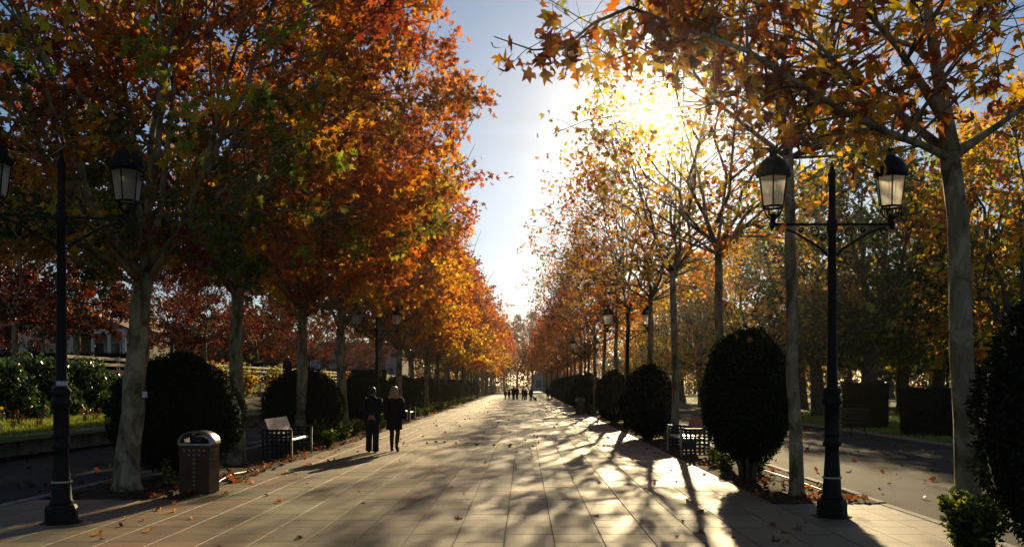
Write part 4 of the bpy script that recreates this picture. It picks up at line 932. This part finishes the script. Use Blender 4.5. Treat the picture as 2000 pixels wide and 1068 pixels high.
person((mx_, my_, 0), .08, 'walking man in dark jacket and trousers, hands clasped behind his back', 1.72, behind=True, stride=.12, coat_len=.88)
wo = person((wx2, wy2, 0), -.05, 'walking woman with long blond hair, black knee length coat and heels', 1.73, female=True, long_hair=True, hair='blond', coat_len=.60, stride=.3, lift=True)
bg_ = MB(); bg_.loft([(0,0,0,.05,.12), (0,0,.03,.06,.14), (0,0,.2,.05,.13), (0,0,.24,.03,.11)], 12); bg_.tube([(0,-.1,.23), (-.01,-.06,.4), (-.03,0,.52), (-.01,.06,.4), (0,.1,.23)], .009, 6)
tag(bg_.build('handbag', M['shoe'], None, True, (wx2+.30, wy2+.02, .86)), 'dark handbag hanging at the walking woman\'s arm', 'handbag')
fp = [(987, 779, 'redcloth', 1.3, 'distant seated looking figure in dark red at the group\'s edge', False), (994, 779, 'blackcloth', 1.35, 'distant short figure in black beside the red one', False), (1003, 780, 'blackcloth', 1.75, 'distant fair haired figure in a black coat', True), (1010, 780, 'blackcloth', 1.7, 'distant figure in black beside the fair haired one', False),
      (1022, 781, 'redcloth', 1.62, 'distant figure in a dark red jacket in mid promenade', False), (1027, 781, 'navy', 1.5, 'distant figure in navy behind the red jacket', False), (1037, 783, 'navy', 1.6, 'distant lone figure in navy walking the small dog', False),
      (1070, 780, 'blackcloth', 1.75, 'distant walker in black near the far clipped bushes', False), (1078, 780, 'darktrouser', 1.7, 'distant walker half behind the far clipped bushes', False)]
for k, (px, py, ct, h, lb, lh) in enumerate(fp):
    x_, y_ = G(px, py); person((x_, y_, 0), [0, .4, 3.1, 2.9, .3, .1, 3.3, .2, 0][k], lb, h*.85, coat=ct, coat_len=.75, long_hair=lh, hair='blond' if lh else None, stride=.3)
x_, y_ = AT(562, 60), 60
person((x_, y_, 1.9), .5, 'dark figure standing on the terrace behind the rail fence', 1.65, coat='blackcloth')
x_, y_ = G(1045, 784.5); dg_ = empty('dog', (x_, y_, 0), .4); tag(dg_, 'small dark dog beside the lone navy figure', 'dog'); dg_.scale = (1.1, 1.1, 1.1)
V = [(0,0,.30),(0,.16,.31),(0,-.18,.30),(0,.25,.40),(0,.31,.45),(0,.39,.43),(0,-.26,.36),(0,-.31,.46)]; E = [(0,1),(0,2),(1,3),(3,4),(4,5),(2,6),(6,7)]; Rr = [.085,.095,.085,.055,.06,.025,.022,.012]
for sx in (-.06, .06):
    n0 = len(V); V += [(sx,.17,.2),(sx,.15,.1),(sx,.17,.02)]; E += [(1,n0),(n0,n0+1),(n0+1,n0+2)]; Rr += [.035,.022,.02]
    n0 = len(V); V += [(sx,-.14,.2),(sx,-.23,.12),(sx,-.2,.02)]; E += [(2,n0),(n0,n0+1),(n0+1,n0+2)]; Rr += [.045,.024,.02]
    n0 = len(V); V += [(sx*.6,.29,.53)]; E += [(4,n0)]; Rr += [.015]
skinned('body', V, E, Rr, M['dogfur'], dg_)

# ------------------------------------------------------------------ far woods and the air
def wood_mass(label, n, fx, fy, seed, h, names, dark=1.0):
    rng = np.random.default_rng(seed); X = fx(rng, n); Y = fy(rng, n)
    tz = h*(.75 + .16*np.sin(X*.35+seed) + .12*np.sin(X*.9+2*seed) + .08*np.sin(Y*.5))
    Z = tz*rng.uniform(0, 1, n)**.8
    col = pal(names)[rng.integers(0, len(names), n)]*rng.uniform(.4, 1.1, (n, 1))*dark
    tag(link('far_wood', leaf_mesh('far_wood', np.stack([X, Y, Z], 1), rng.normal(0, .8, (n, 3)) - np.array([(0, 0, .5)]), rng.uniform(.35, .8, n), col, T_LO, rng, M['leaf'])), label, 'wood', kind='stuff')
wood_mass('dense far wood closing the view beyond the park lawn', 26000, lambda r, n: r.uniform(16, 130, n), lambda r, n: r.uniform(150, 162, n), 1, 11, ['dgreen', 'olive', 'green', 'brown', 'amber'])
wood_mass('dense far wood closing the end of the avenue', 14000, lambda r, n: r.uniform(-40, 40, n), lambda r, n: r.uniform(262, 268, n), 2, 12, ['brown', 'rust', 'olive', 'dgreen'])
wood_mass('dense far wood behind the villa and grey building', 26000, lambda r, n: r.uniform(-150, -14, n), lambda r, n: r.uniform(178, 190, n), 3, 12, ['brown', 'rust', 'olive', 'dgreen'])
hz = MB(); hz.box(-170, 170, -25, 300, -1.1, 17.5); hm_ = bpy.data.materials.new('air'); hm_.use_nodes = True
hn = hm_.node_tree.nodes; hn.clear(); ho = hn.new('ShaderNodeOutputMaterial'); pv_ = hn.new('ShaderNodeVolumePrincipled')
pv_.inputs['Color'].default_value = (.95, .95, .95, 1); pv_.inputs['Density'].default_value = 0.00034; pv_.inputs['Anisotropy'].default_value = 0.974  # strong forward scatter, set so the haze makes a glow around the sun
hm_.node_tree.links.new(pv_.outputs[0], ho.inputs['Volume'])
tag(hz.build('haze', hm_), 'thin haze filling the avenue air, shaped to glow around the sun', 'haze', kind='stuff')
wood_mass('darkened wood added behind the pale villa to close sky gaps', 20000, lambda r, n: r.uniform(-100, -24, n), lambda r, n: r.uniform(96, 104, n), 4, 11, ['dgreen', 'brown', 'dgreen', 'olive', 'red'], .6)  # darkened leaf mass added to cover bright sky gaps under the crowns
